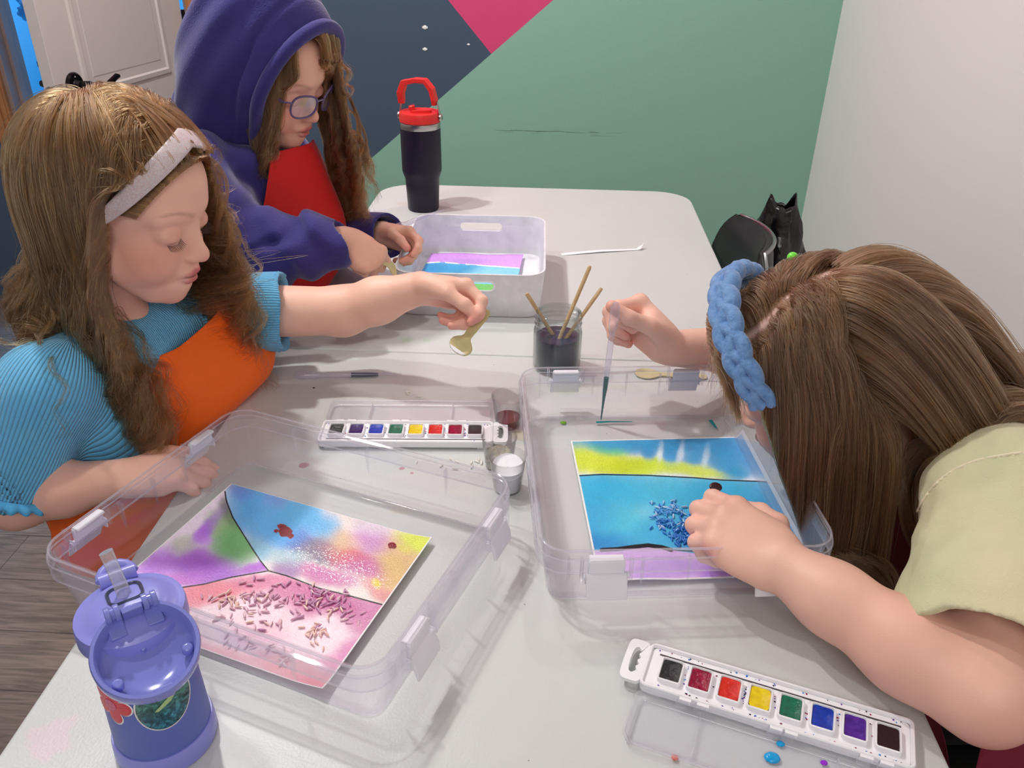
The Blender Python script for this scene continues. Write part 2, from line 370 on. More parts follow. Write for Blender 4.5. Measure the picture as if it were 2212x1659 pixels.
# lever handle, latch
hm = mat('dark_bronze', '#2a2628', .22, metal=.9); steel = mat('brushed_steel', '#b9b6b2', .28, metal=1.0)
HX, HZ = DW-.075, .905
for sgn in (1, -1):
    mb = MB(); R_ = TM((HX, sgn*TH/2, HZ), (-sgn*PI/2, 0, 0))
    mb.lathe([(.034, 0), (.034, .005), (.030, .009), (.016, .010), (.013, .016), (.012, .024)], 32, R_)
    hd = mb.build('handle', hm, door); struct(hd)
    g = MB(); g.lathe([(.011, .022), (.013, .028), (.0135, .05), (.010, .058), (.008, .066)], 20, R_)
    ly = sgn*(TH/2+.060)
    g.tube([(HX, ly, HZ), (HX-.03, ly, HZ+.001), (HX-.055, ly, HZ-.006), (HX-.08, ly, HZ+.001), (HX-.105, ly, HZ+.010), (HX-.12, ly, HZ+.009)], [.0085, .0085, .008, .0085, .008, .004], 12, squash=(.55, 1.1))
    struct(g.build('lever', hm, hd))
    for dz in (.022, -.022): MB().ball((HX, sgn*(TH/2+.008), HZ+dz), .0032, 6).build('screw', steel, hd)
mb = MB(); mb.lathe([(.013, 0), (.013, .002), (.010, .003)], 24, TM((DW, 0, HZ-.005), (0, PI/2, 0))); mb.box((DW, -.005, HZ-.012), (DW+.009, .005, HZ+.004))
struct(mb.build('latch', mat('latch_nickel', '#8d8882', .3, metal=1), door))
for hz_ in (.2, 1.0, 1.8):
    struct(MB().lathe([(.006, -.045), (.006, .045)], 12, TM((-.004, TH/2+.004, hz_))).build('hinge', hm, door))
# white wall plugs left in the dark paint
wp = mat('wall_plug_plastic', '#f2f2ee', .5)
for (x, y, s) in ((918, 59, 1), (918, 106, .85), (1012, 96, .5)):
    p = ony(x, y, YW); mb = MB()
    mb.lathe([(.0065*s, 0), (.0065*s, .0015), (.003*s, .003)], 16, TM((p[0], YW, p[2]), (PI/2, 0, 0))); mb.box((-.009*s, -.002, -.003*s), (.009*s, 0, .003*s), TM((p[0], YW, p[2])))
    o = mb.build('wall_plug', wp); tag(o, {1: 'white wall plug in the dark blue paint, the higher of the two in a column', .85: 'white wall plug in the dark blue paint, directly below the topmost one', .5: 'tiny white wall plug near the tip of the pink triangle'}[s], 'wall plug', 'wall plugs')
# the blue lit room behind the door
bw = mat('blue_room_paint', '#9fc4d6', .6)
struct(boxobj('wall_far', (XL, 4.9, FLOOR), (0.2, 5.0, CEIL), bw))
struct(boxobj('wall_far_left', (XL-.1, YW+.12, FLOOR), (XL, 4.9, CEIL), bw)); struct(boxobj('wall_far_right', (0.2, YW+.12, FLOOR), (.3, 4.9, CEIL), bw))
struct(boxobj('floor_far', (XL, YW+.12, FLOOR-.05), (.2, 4.9, FLOOR), mat('far_floor', '#6b625e', .6)))
struct(boxobj('ceiling_far', (XL, YW+.12, CEIL), (.2, 4.9, CEIL+.05), mat('ceiling_paint')))
def bagshape(seed, w_, d_, h_):
    mb = MB(); P = []
    rs = np.random.RandomState(seed); na = 36
    for j, t in enumerate(np.linspace(0, 1, 20)):
        row = []
        for i in range(na+1):
            a = 2*PI*i/na; f = (1-.25*t-.35*max(0, t-.7)/.3)*(1-.1*(1-t)**3)
            p = np.array([math.cos(a), math.sin(a), t*3]); n_ = 1+.28*(vnoise((p*2.1+seed)[None], 1, 3)[0]-.5)*2
            row.append((math.copysign(abs(math.cos(a))**.7, math.cos(a))*w_*f*n_, math.copysign(abs(math.sin(a))**.7, math.sin(a))*d_*f*n_, h_*t+.05*h_*(n_-1)*3))
        P.append(row)
    mb.grid(np.array(P)); return mb
bagm = [mat('navy_bag_cloth', '#1d2430', .7, bump=.5, bscale=30), mat('blue_bag_cloth', '#3b6fb5', .5, bump=.5, bscale=30), mat('pale_jacket_cloth', '#9cc7e8', .4, bump=.6, bscale=20)]
stand = MB(); stand.box((-2.45, 3.75, FLOOR), (-1.75, 4.25, -.28)); bench = stand.build('bench', mat('bench_wood', '#5b4a40', .6), smooth=False, bevel=.01); tag(bench, 'low bench in the blue lit room, piled with coats and a dark bag', 'bench')
o = bagshape(5, .20, .17, .40).build('backpack', bagm[0], smooth=True); o.location = (-2.17, 3.98, -.272); tag(o, 'dark backpack slumped on the bench in the blue room, seen beside the door edge', 'backpack')
o = bagshape(9, .24, .16, .20).build('folded_jacket', bagm[2]); o.location = (-2.18, 3.99, .16); tag(o, 'pale jacket heaped on top of the dark backpack in the blue room', 'jacket')
o = bagshape(12, .17, .12, .95).build('hanging_coat', bagm[1]); o.location = (-1.45, 4.10, -.55); tag(o, 'blue coat in the far room, seen in the gap between the door and its frame', 'coat')
# ------------------------------------------------------------------ table and things on it
def pxof(P):
    q = np.asarray(P, float)-np.array([CX, 0, CH]); z = q@AF
    return 1106+CF*(q@AR)/z, 829.5+CF*(q@AD)/z
YS = 1.1227; HW = .38
def table_mat():
    m = bpy.data.materials.new('table_plastic'); m.use_nodes = True; nt = m.node_tree; N = nt.nodes; Lk = nt.links; b = N['Principled BSDF']
    tc = N.new('ShaderNodeTexCoord'); col = None
    base = lin('#d3d4d2')
    n = N.new('ShaderNodeTexNoise'); n.inputs['Scale'].default_value = 5; n.inputs['Detail'].default_value = 5; Lk.new(tc.outputs['Object'], n.inputs['Vector'])
    mx = N.new('ShaderNodeMix'); mx.data_type = 'RGBA'; Lk.new(n.outputs['Fac'], mx.inputs[0]); mx.inputs[6].default_value = (*lin('#d0d3d2'), 1); mx.inputs[7].default_value = (*lin('#c5c8c6'), 1); col = mx.outputs[2]
    # dried paint stains with their own shape
    st = [((110, 1595), .02, '#e6c3d8', .5), ((655, 1005), .006, '#b87d8c', .9), ((868, 1012), .0035, '#b87d8c', .9), ((890, 1022), .003, '#b87d8c', .9), ((880, 735), .012, '#b9cdb5', .7), ((920, 735), .007, '#bcd0b8', .6), ((850, 640), .02, '#c2c8c2', .5), ((1125, 940), .013, '#d8d0b0', .7), ((870, 1100), .012, '#c9c3a6', .4),
          ((875, 440), .02, '#c6bdb9', .6), ((955, 445), .03, '#bdb2ae', .7), ((1130, 490), .012, '#c4bfbb', .5)]
    nw = N.new('ShaderNodeTexNoise'); nw.inputs['Scale'].default_value = 60; Lk.new(tc.outputs['Object'], nw.inputs['Vector'])
    for (p, r, c, s) in st:
        q = onz(*p)
        vd = N.new('ShaderNodeVectorMath'); vd.operation = 'DISTANCE'; Lk.new(tc.outputs['Object'], vd.inputs[0]); vd.inputs[1].default_value = (q[0], q[1], 0)
        ad = N.new('ShaderNodeMath'); ad.operation = 'MULTIPLY_ADD'; Lk.new(nw.outputs['Fac'], ad.inputs[0]); ad.inputs[1].default_value = r*1.6; Lk.new(vd.outputs['Value'], ad.inputs[2])
        mr = N.new('ShaderNodeMapRange'); mr.inputs[1].default_value = r*1.9; mr.inputs[2].default_value = r*1.5; mr.inputs[3].default_value = 0; mr.inputs[4].default_value = s; Lk.new(ad.outputs[0], mr.inputs[0])
        mx = N.new('ShaderNodeMix'); mx.data_type = 'RGBA'; Lk.new(mr.outputs[0], mx.inputs[0]); Lk.new(col, mx.inputs[6]); mx.inputs[7].default_value = (*lin(c), 1); col = mx.outputs[2]
    vo = N.new('ShaderNodeTexVoronoi'); vo.inputs['Scale'].default_value = 26; Lk.new(tc.outputs['Object'], vo.inputs['Vector'])
    mr = N.new('ShaderNodeMapRange'); mr.inputs[1].default_value = .03; mr.inputs[2].default_value = .018; Lk.new(vo.outputs['Distance'], mr.inputs[0])
    mx = N.new('ShaderNodeMix'); mx.data_type = 'RGBA'; mm = N.new('ShaderNodeMath'); mm.operation = 'MULTIPLY'; mm.inputs[1].default_value = .7; Lk.new(mr.outputs[0], mm.inputs[0]); Lk.new(mm.outputs[0], mx.inputs[0]); Lk.new(col, mx.inputs[6]); mx.inputs[7].default_value = (*lin('#5d5a55'), 1); col = mx.outputs[2]
    Lk.new(col, b.inputs['Base Color']); b.inputs['Roughness'].default_value = .38; b.inputs['Specular IOR Level'].default_value = .45
    n2 = N.new('ShaderNodeTexNoise'); n2.inputs['Scale'].default_value = 420; Lk.new(tc.outputs['Object'], n2.inputs['Vector'])
    bp = N.new('ShaderNodeBump'); bp.inputs['Strength'].default_value = .25; bp.inputs['Distance'].default_value = .001; Lk.new(n2.outputs['Fac'], bp.inputs['Height']); Lk.new(bp.outputs[0], b.inputs['Normal'])
    return m
table = empty('folding_table', (0, 0, FLOOR)); tag(table, 'long white plastic folding table with a seam across its middle', 'table')
tm = table_mat()
def half(y0, y1, rc, end):
    R = rc; pts = []
    for k in range(9):
        a = PI/2*k/8
        pts.append((HW-R+R*math.cos(a), (y1-R+R*math.sin(a)) if end > 0 else (y0+R-R*math.sin(a))))
    left = [(-x, y) for x, y in pts][::-1]; base = y0 if end > 0 else y1
    poly = pts+left+[(-HW, base), (HW, base)]
    if end < 0: poly = poly[::-1]
    return MB().prism(poly, -.035, 0)
for (a, b_, e) in ((YS+.0006, YS+.915, 1), (YS-.915, YS-.0006, -1)):
    o = half(a, b_, .085 if e > 0 else .05, e).build('table_top', tm, table, smooth=False, bevel=.0035, segs=3); o.location = (0, 0, -FLOOR)
legm = mat('grey_leg_paint', '#6f7073', .4, metal=.4)
for e in (1, -1):
    yy = YS+e*.62
    for sx in (-1, 1):
        mb = MB(); mb.tube([(sx*.30, yy, .70), (sx*.30, yy+e*.03, .012)], .0125, 14); mb.lathe([(.016, 0), (.016, .03)], 14, TM((sx*.30, yy+e*.03, 0))); mb.build('leg', legm, table)
    mb = MB(); mb.tube([(-.30, yy+e*.02, .35), (.30, yy+e*.02, .35)], .009, 10).tube([(-.30, yy, .70), (.30, yy, .70)], .011, 10).tube([(0, yy+.02*e, .35), (0, YS+e*.25, .69)], .007, 8); mb.build('brace', legm, table)

# ---- clear storage cases
clr = clearmat('case_plastic', '#fefeff', .026, 1.0, .05, '#f6f4ff', bump=.05)
latchm = mat('latch_white_plastic', '#ecebf2', .35, spec=.4)
latchc = mat('latch_white_plastic')
def storage_case(name, loc, rz, label, open_near):
    t = empty(name, loc, rz); L, W, H = .345, .268, .070
    tag(t, label, 'storage case', 'clear storage cases'); mb = MB()
    outer = [(-.008, .0), (-.003, .001), (0, .004), (.003, .03), (.0055, .058), (.006, .0600), (.0100, .0602), (.0102, .046), (.0115, .046), (.0118, .062), (.011, .0655), (.0095, .0665), (.009, .0700), (.0075, .0705)]
    inner = [(.0045, .0695), (.0035, .058), (.0012, .03), (-.002, .0045), (-.008, .0018), (-.012, .0004)]
    mb.rrect(L, W, .018, outer+inner, 8, cap0=True, cap1=False)
    # ribs under the flange, hinge cheeks
    for sx in (-1, 1):
        for yy in (-.116, -.045, 0, .045, .116):
            mb.prism([(0, 0), (.0075, 0), (.007, .020), (.003, .034)], -.0008, .0008, TM((sx*(L/2+.003), yy, .060), (PI/2, 0, 0)) @ np.diag([sx, -1, 1, 1]).astype(float))
        for yc in (-.081, .081):
            for d in (-.0235, .0235):
                mb.box((min(sx*(L/2+.010), sx*(L/2+.018)), yc+d-.0012, .040), (max(sx*(L/2+.010), sx*(L/2+.018)), yc+d+.0012, .066))
    for sy in (-1, 1):
        for xx in (-.1, 0, .1):
            mb.prism([(0, 0), (.0075, 0), (.007, .020), (.003, .034)], -.0008, .0008, TM((xx, sy*(W/2+.003), .060), (PI/2, 0, PI/2)) @ np.diag([sy, -1, 1, 1]).astype(float))
    mb.build('case_body', clr, t, angle=35)
    rm = MB()
    def loop(off, z, R=.018, n=8):
        pts = []
        for cx, cy, a0 in ((1, 1, 0), (-1, 1, PI/2), (-1, -1, PI), (1, -1, 1.5*PI)):
            for k in range(n+1): a = a0+PI/2*k/n; pts.append((cx*(L/2-R)+(R+off)*math.cos(a), cy*(W/2-R)+(R+off)*math.sin(a), z))
        pts.append(pts[0]); return pts
    rm.tube(loop(.0083, .0707), .0011, 8, caps=False); rm.tube(loop(.0112, .0620), .0008, 8, caps=False); rm.tube(loop(.0109, .0458), .0009, 8, caps=False); rm.tube(loop(-.0035, .0012), .0009, 8, caps=False)
    rm.build('rim_highlight', clearmat('case_highlight_plastic', '#ffffff', .22, 1.2, .08, '#f6f4ff', eh=.4), t)  # pale tubes added as the bright highlights along rim and base edges
    # latches on both short ends: hinged plate plus hanging flap
    for sx in (-1, 1):
        for yc in (-.081, .081):
            x0 = L/2+.0110
            fl = MB(); ang = .5 if (sx > 0) == open_near else .25
            # a bent plate: barrel, bridge, flap
            F = np.diag([sx, 1, 1, 1]).astype(float)
            fl.tube([(x0+.004, yc-.022, .046), (x0+.004, yc+.022, .046)], .0024, 12, M=F)
            prof = [(x0+.002, .048), (x0+.006, .0475), (x0+.0085+.008*ang, .038), (x0+.0075+.018*ang, .026), (x0+.0055+.018*ang, .0255), (x0+.0045+.008*ang, .037), (x0+.002, .044)]
            n = len(prof); v = [(x, yc-.0195, z) for x, z in prof]+[(x, yc+.0195, z) for x, z in prof]
            f = [tuple(range(n)), tuple(range(n, 2*n))[::-1]]+[(i, n+i, n+(i+1) % n, (i+1) % n) for i in range(n)]
            fl.add(v, f, F)
            for d in (-.0205, .0195): fl.box((x0+.001, yc+d, .038), (x0+.007, yc+d+.001, .050), F)
            lt = fl.build('latch', latchm, t, bevel=.0005)
            pl = MB(); pl.box((x0-.0005, yc-.0175, .0475), (x0+.0040, yc+.0175, .0625), F).box((x0-.0055, yc-.0165, .0610), (x0+.0035, yc+.0165, .0640), F)
            pl.build('latch_tongue', latchc, lt, bevel=.001)
    return t
LC = empty  # (kept short names out of the scene)
caseL = storage_case('storage_case', (-.202, .633, .0008), math.atan2(-.12, .339)+PI, 'clear plastic storage case on the left, in front of the girl in the orange apron', True)
caseR = storage_case('storage_case', (.171, .786, .0008), math.atan2(.995, -.1), 'clear storage case on the right, below the bent head with the blue braided headband', False)

# ---- painted papers: pigment is stored per vertex of a fine grid
def seglen(px, py, a, b):
    ax, ay = a; bx, by = b; dx, dy = bx-ax, by-ay; t = np.clip(((px-ax)*dx+(py-ay)*dy)/(dx*dx+dy*dy), 0, 1)
    return np.hypot(px-ax-t*dx, py-ay-t*dy)
def leftof(px, py, poly):      # signed side of a polyline given as x over y or y over x
    pass
paperm = mat('painted_paper', '#ffffff', .45, vcol='Col', bump=.3, bscale=600, spec=.35)
paperw = mat('wet_painted_paper', '#ffffff', .22, vcol='Col', bump=.35, bscale=500, spec=.5)
def wash(px, py, base, blobs, warp=18, seed=0, grain=.24):
    P = np.stack([px/60, py/60, px*0+seed], -1); wx = (vnoise(P, 1, 4)-.5)*2*warp; wy = (vnoise(P+31, 1, 4)-.5)*2*warp
    x = px+wx; y = py+wy; C = np.zeros(px.shape+(3,)); Wt = np.full(px.shape, .12); C += nlin(base)*.12
    for bx, by, rx, ry, ang, c, s in blobs:
        ca, sa = math.cos(math.radians(ang)), math.sin(math.radians(ang)); u = ((x-bx)*ca+(y-by)*sa)/rx; v = (-(x-bx)*sa+(y-by)*ca)/ry
        w_ = s*np.exp(-(u*u+v*v)**1.35); C += nlin(c)*w_[..., None]; Wt += w_
    C /= Wt[..., None]
    g = vnoise(np.stack([px/2.2, py/2.2, px*0], -1), 1, 3); g2 = vnoise(np.stack([px/25, py/25, px*0+3], -1), 1, 4)
    k = (1-grain*.5)+grain*g*1.0+.16*(g2-.5)
    return np.clip(C*k[..., None]+(.05*(1-k))[..., None], 0, 1)
def paper(name, O, U, V, nu, nv, painter, label, lift=None, m=paperm):
    """sheet from corner O along U and V (world metres), a real thickness"""
    O = np.array(O, float); U = np.array(U, float); V = np.array(V, float)
    a = np.linspace(0, 1, nu); b = np.linspace(0, 1, nv); A, B = np.meshgrid(a, b, indexing='ij')
    P = O+A[..., None]*U+B[..., None]*V
    if lift is not None: P[..., 2] += lift(A, B)
    px, py = pxof(P.reshape(-1, 3)); C = painter(px.reshape(nu, nv), py.reshape(nu, nv), A, B)
    mb = MB().grid(P); o = mb.build(name, m, None); setcol(o.data, C.reshape(-1, 3))
    s = o.modifiers.new('thick', 'SOLIDIFY'); s.thickness = .0005; s.offset = -1
    # make sure faces look up
    if o.data.polygons[0].normal.z < 0: o.data.flip_normals()
    return tag(o, label, 'painting')
def ink(C, px, py, pts, wd=2.2, col=(14, 14, 22)):
    for a, b in zip(pts[:-1], pts[1:]):
        d = seglen(px, py, a, b); k = np.clip((wd-d)/1.0, 0, 1)[..., None]; C[...] = C*(1-k)+nlin(col)*k
def interp_y(px, pts): xs = [p[0] for p in pts]; ys = [p[1] for p in pts]; return np.interp(px, xs, ys)
def paint_left(px, py, A, B):
    l1x = np.interp(py, [1060, 1070, 1110, 1150, 1185, 1210, 1233], [486, 487, 500, 523, 545, 563, 580])
    l2y = np.interp(px, [300, 385, 440, 500, 540, 580, 620, 690, 740, 840], [1285, 1270, 1262, 1247, 1240, 1233, 1244, 1271, 1283, 1310])
    top = wash(px, py, (235, 228, 225), [(560, 1100, 60, 45, 20, (62, 168, 236), 1.6), (640, 1110, 60, 30, 20, (70, 178, 240), 1.5), (590, 1075, 25, 18, 0, (120, 130, 215), .9), (520, 1065, 24, 16, 0, (95, 120, 215), .8), (600, 1150, 45, 28, 20, (60, 165, 235), 1.3),
        (555, 1185, 25, 22, 0, (120, 190, 225), .9), (640, 1165, 22, 30, 60, (75, 120, 215), 1.0), (700, 1140, 30, 22, 0, (90, 180, 235), .9), (740, 1125, 40, 22, 20, (235, 220, 215), .9), (620, 1205, 35, 16, 15, (175, 210, 220), .8), (680, 1190, 45, 22, 10, (120, 110, 140), 1.1), (745, 1170, 35, 20, 15, (226, 190, 150), 1.1),
        (740, 1200, 45, 16, 15, (225, 110, 100), 1.2), (800, 1140, 40, 18, 15, (222, 205, 225), 1.0), (800, 1175, 40, 24, 20, (205, 140, 205), 1.2), (780, 1225, 60, 20, 20, (196, 90, 160), 1.2), (700, 1245, 50, 14, 15, (205, 110, 175), 1.1), (860, 1210, 45, 40, 30, (214, 178, 120), 1.4), (905, 1170, 40, 18, 15, (214, 228, 60), 1.6), (850, 1240, 30, 30, 0, (226, 190, 110), 1.0),
        (815, 1262, 10, 8, 0, (235, 228, 40), 1.6), (870, 1185, 14, 8, 0, (225, 225, 60), 1.0), (840, 1285, 50, 14, 25, (225, 150, 150), 1.0), (620, 1228, 26, 16, 0, (160, 120, 180), 1.0)], 16, 1)
    lft = wash(px, py, (238, 226, 244), [(520, 1165, 40, 45, 60, (100, 178, 100), 1.3), (480, 1130, 28, 22, 0, (150, 185, 130), .8), (400, 1180, 25, 18, 0, (190, 200, 180), .8), (500, 1110, 15, 30, -30, (60, 80, 60), .8), (450, 1140, 40, 12, -45, (175, 95, 235), 1.2), (445, 1225, 65, 28, 10, (168, 90, 215), 1.6), (345, 1220, 45, 25, -30, (190, 120, 235), 1.0), (400, 1250, 60, 14, -8, (200, 110, 215), 1.0), (560, 1225, 30, 8, -10, (180, 90, 215), 1.2), (440, 1165, 20, 12, 0, (200, 140, 240), .9)], 16, 2)
    bot = wash(px, py, (248, 224, 236), [(440, 1285, 80, 16, -8, (236, 130, 150), 1.3), (560, 1262, 60, 14, -5, (222, 130, 170), 1.2), (640, 1290, 50, 26, 10, (205, 110, 160), 1.3), (720, 1300, 60, 22, 15, (190, 90, 150), 1.6), (800, 1330, 50, 30, 30, (208, 130, 175), 1.4), (620, 1440, 60, 26, 15, (236, 150, 165), .9), (560, 1370, 45, 20, 0, (240, 190, 210), .6), (690, 1480, 50, 26, 20, (232, 120, 140), 1.5), (470, 1420, 70, 20, 15, (238, 165, 185), 1.0), (770, 1400, 40, 22, -30, (222, 140, 190), 1.1), (720, 1440, 30, 20, 0, (228, 150, 190), .9), (600, 1320, 40, 20, 0, (246, 215, 228), .8)], 18, 3)
    below = py > l2y; leftm = (px < l1x) & ~below; C = np.where(leftm[..., None], lft, top); C = np.where(below[..., None], bot, C)
    for cx, cy, r in ((616, 1148, 15), (606, 1138, 9), (628, 1158, 8), (848, 1178, 10), (597, 1146, 6)):
        d = np.hypot(px-cx, (py-cy)*1.25)+(vnoise(np.stack([px/7, py/7, px*0], -1), 1, 3)-.5)*10; k = np.clip((r-d)/1.5, 0, 1)[..., None]; C = C*(1-k)+nlin((128, 8, 30))*k
    ink(C, px, py, [(486, 1062), (489, 1082), (503, 1118), (523, 1150), (545, 1185), (563, 1212), (580, 1233)], 2.0); ink(C, px, py, [(580, 1233), (540, 1240), (500, 1247), (440, 1262), (385, 1270), (300, 1285)], 1.9); ink(C, px, py, [(580, 1233), (620, 1244), (690, 1271), (740, 1283), (840, 1310)], 2.0)
    sp_ = vnoise(np.stack([px/1.6, py/1.3, px*0+5], -1)); reg = np.exp(-(((px-730)/110)**2+((py-1225-.28*(px-730))/38)**2)**2); C = np.where((sp_ > .93-.17*reg)[..., None] & (reg > .3)[..., None], .97, C)  # white specks paint the sparkle of salt into the colour
    k = (np.minimum(np.minimum(A, 1-A), np.minimum(B, 1-B)*1.2) < .006)[..., None]
    return np.where(k, .86, C)
PLo = np.array([-.319, .764, .0048]); PLu = np.array([.249, -.084, 0]); PLv = np.array([-.0655, -.206, 0])
liftL = lambda A, B: .004*np.clip((A-.85)/.15, 0, 1)**2+.003*np.clip((B-.9)/.1, 0, 1)**2*np.clip(A, 0, 1)
pL = paper('watercolor_painting', PLo, PLu, PLv, 440, 400, paint_left, 'wet blue, purple and pink watercolour with rice on it, lying in the left clear case', liftL, paperw)
def paint_right(px, py, A, B):
    ly = np.interp(px, [1220, 1245, 1300, 1400, 1500, 1560, 1620, 1700, 1800], [1026, 1026, 1023, 1025, 1031, 1036, 1040, 1042, 1045])
    top = wash(px, py, (232, 240, 246), [(1300, 960, 80, 14, 0, (30, 160, 215), 1.5), (1420, 958, 80, 18, 0, (30, 155, 215), 1.8), (1540, 960, 70, 24, 8, (10, 140, 205), 2.0), (1450, 985, 16, 22, 0, (20, 150, 215), 1.6), (1400, 978, 12, 18, 0, (30, 150, 215), 1.4), (1500, 990, 20, 16, 0, (30, 155, 215), 1.3), (1570, 1000, 35, 26, 20, (20, 155, 215), 1.8), (1590, 1020, 24, 10, 0, (20, 160, 215), 1.5), (1640, 985, 40, 30, 0, (30, 150, 215), 1.3),
        (1470, 975, 5, 25, 10, (225, 240, 250), 1.4), (1425, 980, 5, 25, 5, (225, 240, 250), 1.3), (1525, 985, 6, 22, 10, (215, 235, 245), 1.2), (1250, 985, 30, 22, 0, (205, 225, 40), 1.8), (1310, 1000, 60, 18, 8, (220, 232, 20), 2.4), (1380, 1010, 60, 14, 2, (205, 230, 20), 2.2), (1450, 1012, 60, 10, 0, (210, 235, 70), 1.5), (1520, 1022, 50, 8, 5, (214, 236, 80), 1.3), (1320, 976, 25, 10, 0, (110, 210, 130), 1.5), (1290, 968, 18, 8, 0, (100, 200, 110), 1.0)], 10, 5)
    bot = wash(px, py, (150, 215, 240), [(1300, 1060, 70, 30, 0, (28, 178, 226), 1.4), (1420, 1070, 80, 30, 0, (60, 190, 228), 1.2), (1540, 1070, 80, 30, 0, (30, 175, 225), 1.2), (1290, 1120, 50, 40, 0, (40, 170, 225), 1.2), (1350, 1130, 50, 40, 0, (80, 205, 235), 1.0), (1300, 1170, 60, 20, 0, (20, 140, 215), 1.6), (1420, 1160, 60, 30, 0, (60, 180, 230), 1.2), (1450, 1110, 50, 35, 0, (70, 190, 232), .9), (1560, 1140, 80, 50, 0, (40, 160, 220), 1.3), (1400, 1100, 30, 20, 0, (140, 215, 240), .6), (1680, 1120, 80, 70, 0, (50, 150, 205), 1.3), (1500, 1150, 40, 30, 0, (35, 120, 210), 1.2)], 12, 6)
    ly2 = np.interp(px, [1260, 1330, 1400, 1500, 1600, 1800], [1190, 1189, 1180, 1196, 1200, 1210])
    pur = wash(px, py, (222, 185, 245), [(1420, 1235, 40, 20, 0, (202, 160, 240), 1.0), (1480, 1225, 30, 14, 0, (190, 140, 238), 1.1), (1550, 1235, 30, 18, 0, (178, 110, 238), 1.4), (1590, 1250, 40, 14, 0, (190, 120, 240), 1.2), (1400, 1262, 80, 8, 0, (226, 160, 240), 1.3), (1640, 1220, 60, 30, 0, (200, 150, 240), .8)], 10, 8)
    C = np.where((py > ly)[..., None], bot, top); C = np.where((py > ly2)[..., None], pur, C)
    ink(C, px, py, [(1245, 1028), (1300, 1025), (1400, 1027), (1500, 1032), (1560, 1037), (1700, 1042), (1800, 1046)], 1.8)
    ink(C, px, py, [(1300, 1188), (1335, 1186), (1370, 1181), (1400, 1178), (1430, 1182), (1450, 1188)], 5); ink(C, px, py, [(1450, 1188), (1600, 1197), (1800, 1208)], 1.8)
    k = ((np.minimum(A, 1-A) < .010) | (np.minimum(B, 1-B) < .008))[..., None]
    return np.where(k, .88, C)
PRo = np.array([.0800, .884, .0048]); PRu = np.array([.2215, .026, 0]); PRv = np.array([.0265, -.257, 0])
liftR = lambda A, B: .002*np.sin(A*9)*np.clip((B-.9)/.1, 0, 1)+.012*np.clip((A-.965)/.035, 0, 1)**2
pR = paper('watercolor_painting', PRo, PRu, PRv, 400, 440, paint_right, 'blue watercolour with a yellow-green band and blue rice, in the right clear case', lambda A, B: np.maximum(0, liftR(A, B)))

# ---- rice
def grain_mesh(name, m):
    mb = MB(); n = 8; prof = [(-.0033, .0001), (-.0029, .0005), (-.0017, .00088), (0, .00100), (.0017, .0009), (.0028, .00055), (.0033, .0001)]
    mb.lathe([(r, z) for z, r in prof], n); V = np.concatenate(mb.v); V[:, 0] *= .85; V = V[:, [2, 0, 1]]; V[:, 2] += .0008
    me = bpy.data.meshes.new(name); me.from_pydata(V.tolist(), [], mb.f); me.polygons.foreach_set('use_smooth', [True]*len(me.polygons)); me.materials.append(m); return me
rice_p = [grain_mesh('rice_grain', mat('rice_pink', '#f0ccd8', .35, spec=.5)), grain_mesh('rice_grain', mat('rice_rose', '#deacc4', .3)), grain_mesh('rice_grain', mat('rice_peach', '#f4d0c6', .35)), grain_mesh('rice_grain', mat('rice_violet', '#c893b6', .3))]
rice_b = [grain_mesh('rice_grain', mat('rice_blue', '#5aa6e6', .3)), grain_mesh('rice_grain', mat('rice_deep_blue', '#2f7ad0', .3)), grain_mesh('rice_grain', mat('rice_pale_blue', '#b4d4f2', .35))]
rice_w = [grain_mesh('rice_grain', mat('rice_white', '#e9e4d8', .4))]
rr = random.Random(11); nrice = [0]
def scatter(cl, meshes, z, label, group, inside=None):
    for (px, py, sx, sy, n, mi) in cl:
        for _ in range(n):
            x = px+rr.gauss(0, sx*.5); y = py+rr.gauss(0, sy*.5)
            if inside and not inside(x, y): continue
            p = onz(x, y, z); nrice[0] += 1; o = bpy.data.objects.new('rice_grain', meshes[mi if rr.random() < .75 else rr.randrange(len(meshes))]); COL.objects.link(o)
            o.location = (p[0], p[1], z+rr.choice([0, 0, 0, .0009])); o.rotation_euler = (0, rr.uniform(-.12, .12), rr.uniform(0, PI)); s = rr.uniform(1.05, 1.4); o.scale = (s, s, s)
            tag(o, label, 'rice grain', group)
scatter([(575, 1290, 60, 40, 36, 1), (555, 1320, 30, 20, 10, 0), (500, 1300, 24, 20, 20, 2), (690, 1300, 60, 26, 44, 3), (640, 1320, 20, 40, 10, 1), (740, 1300, 40, 20, 10, 3), (590, 1350, 40, 14, 10, 0), (680, 1365, 24, 30, 22, 2), (500, 1340, 40, 16, 6, 0), (760, 1345, 30, 24, 7, 1), (520, 1390, 50, 14, 9, 0), (610, 1425, 16, 14, 6, 0), (590, 1400, 30, 10, 4, 0), (640, 1265, 40, 10, 5, 3), (450, 1295, 20, 8, 4, 0)], rice_p, .0053,
        'small pink tinted rice grain stuck to the wet painting in the left case', 'rice on the left painting', lambda x, y: y > 1240)
scatter([(1440, 1105, 44, 24, 50, 0), (1455, 1140, 44, 26, 50, 1), (1470, 1165, 36, 18, 40, 1), (1432, 1095, 24, 14, 8, 2), (1480, 1130, 30, 30, 10, 2)], rice_b, .0053,
        'small blue dyed rice grain in the pile on the right painting', 'blue rice on the right painting', lambda x, y: 1075 < y < 1182 and 1400 < x < 1520)
scatter([(985, 1005, 60, 14, 6, 0), (1040, 1000, 20, 10, 6, 0), (1150, 820, 30, 8, 0, 0), (900, 848, 40, 20, 3, 0)], rice_w, 0.0001,
        'stray white rice grain spilled on the table by the small cups', 'stray rice on the table')
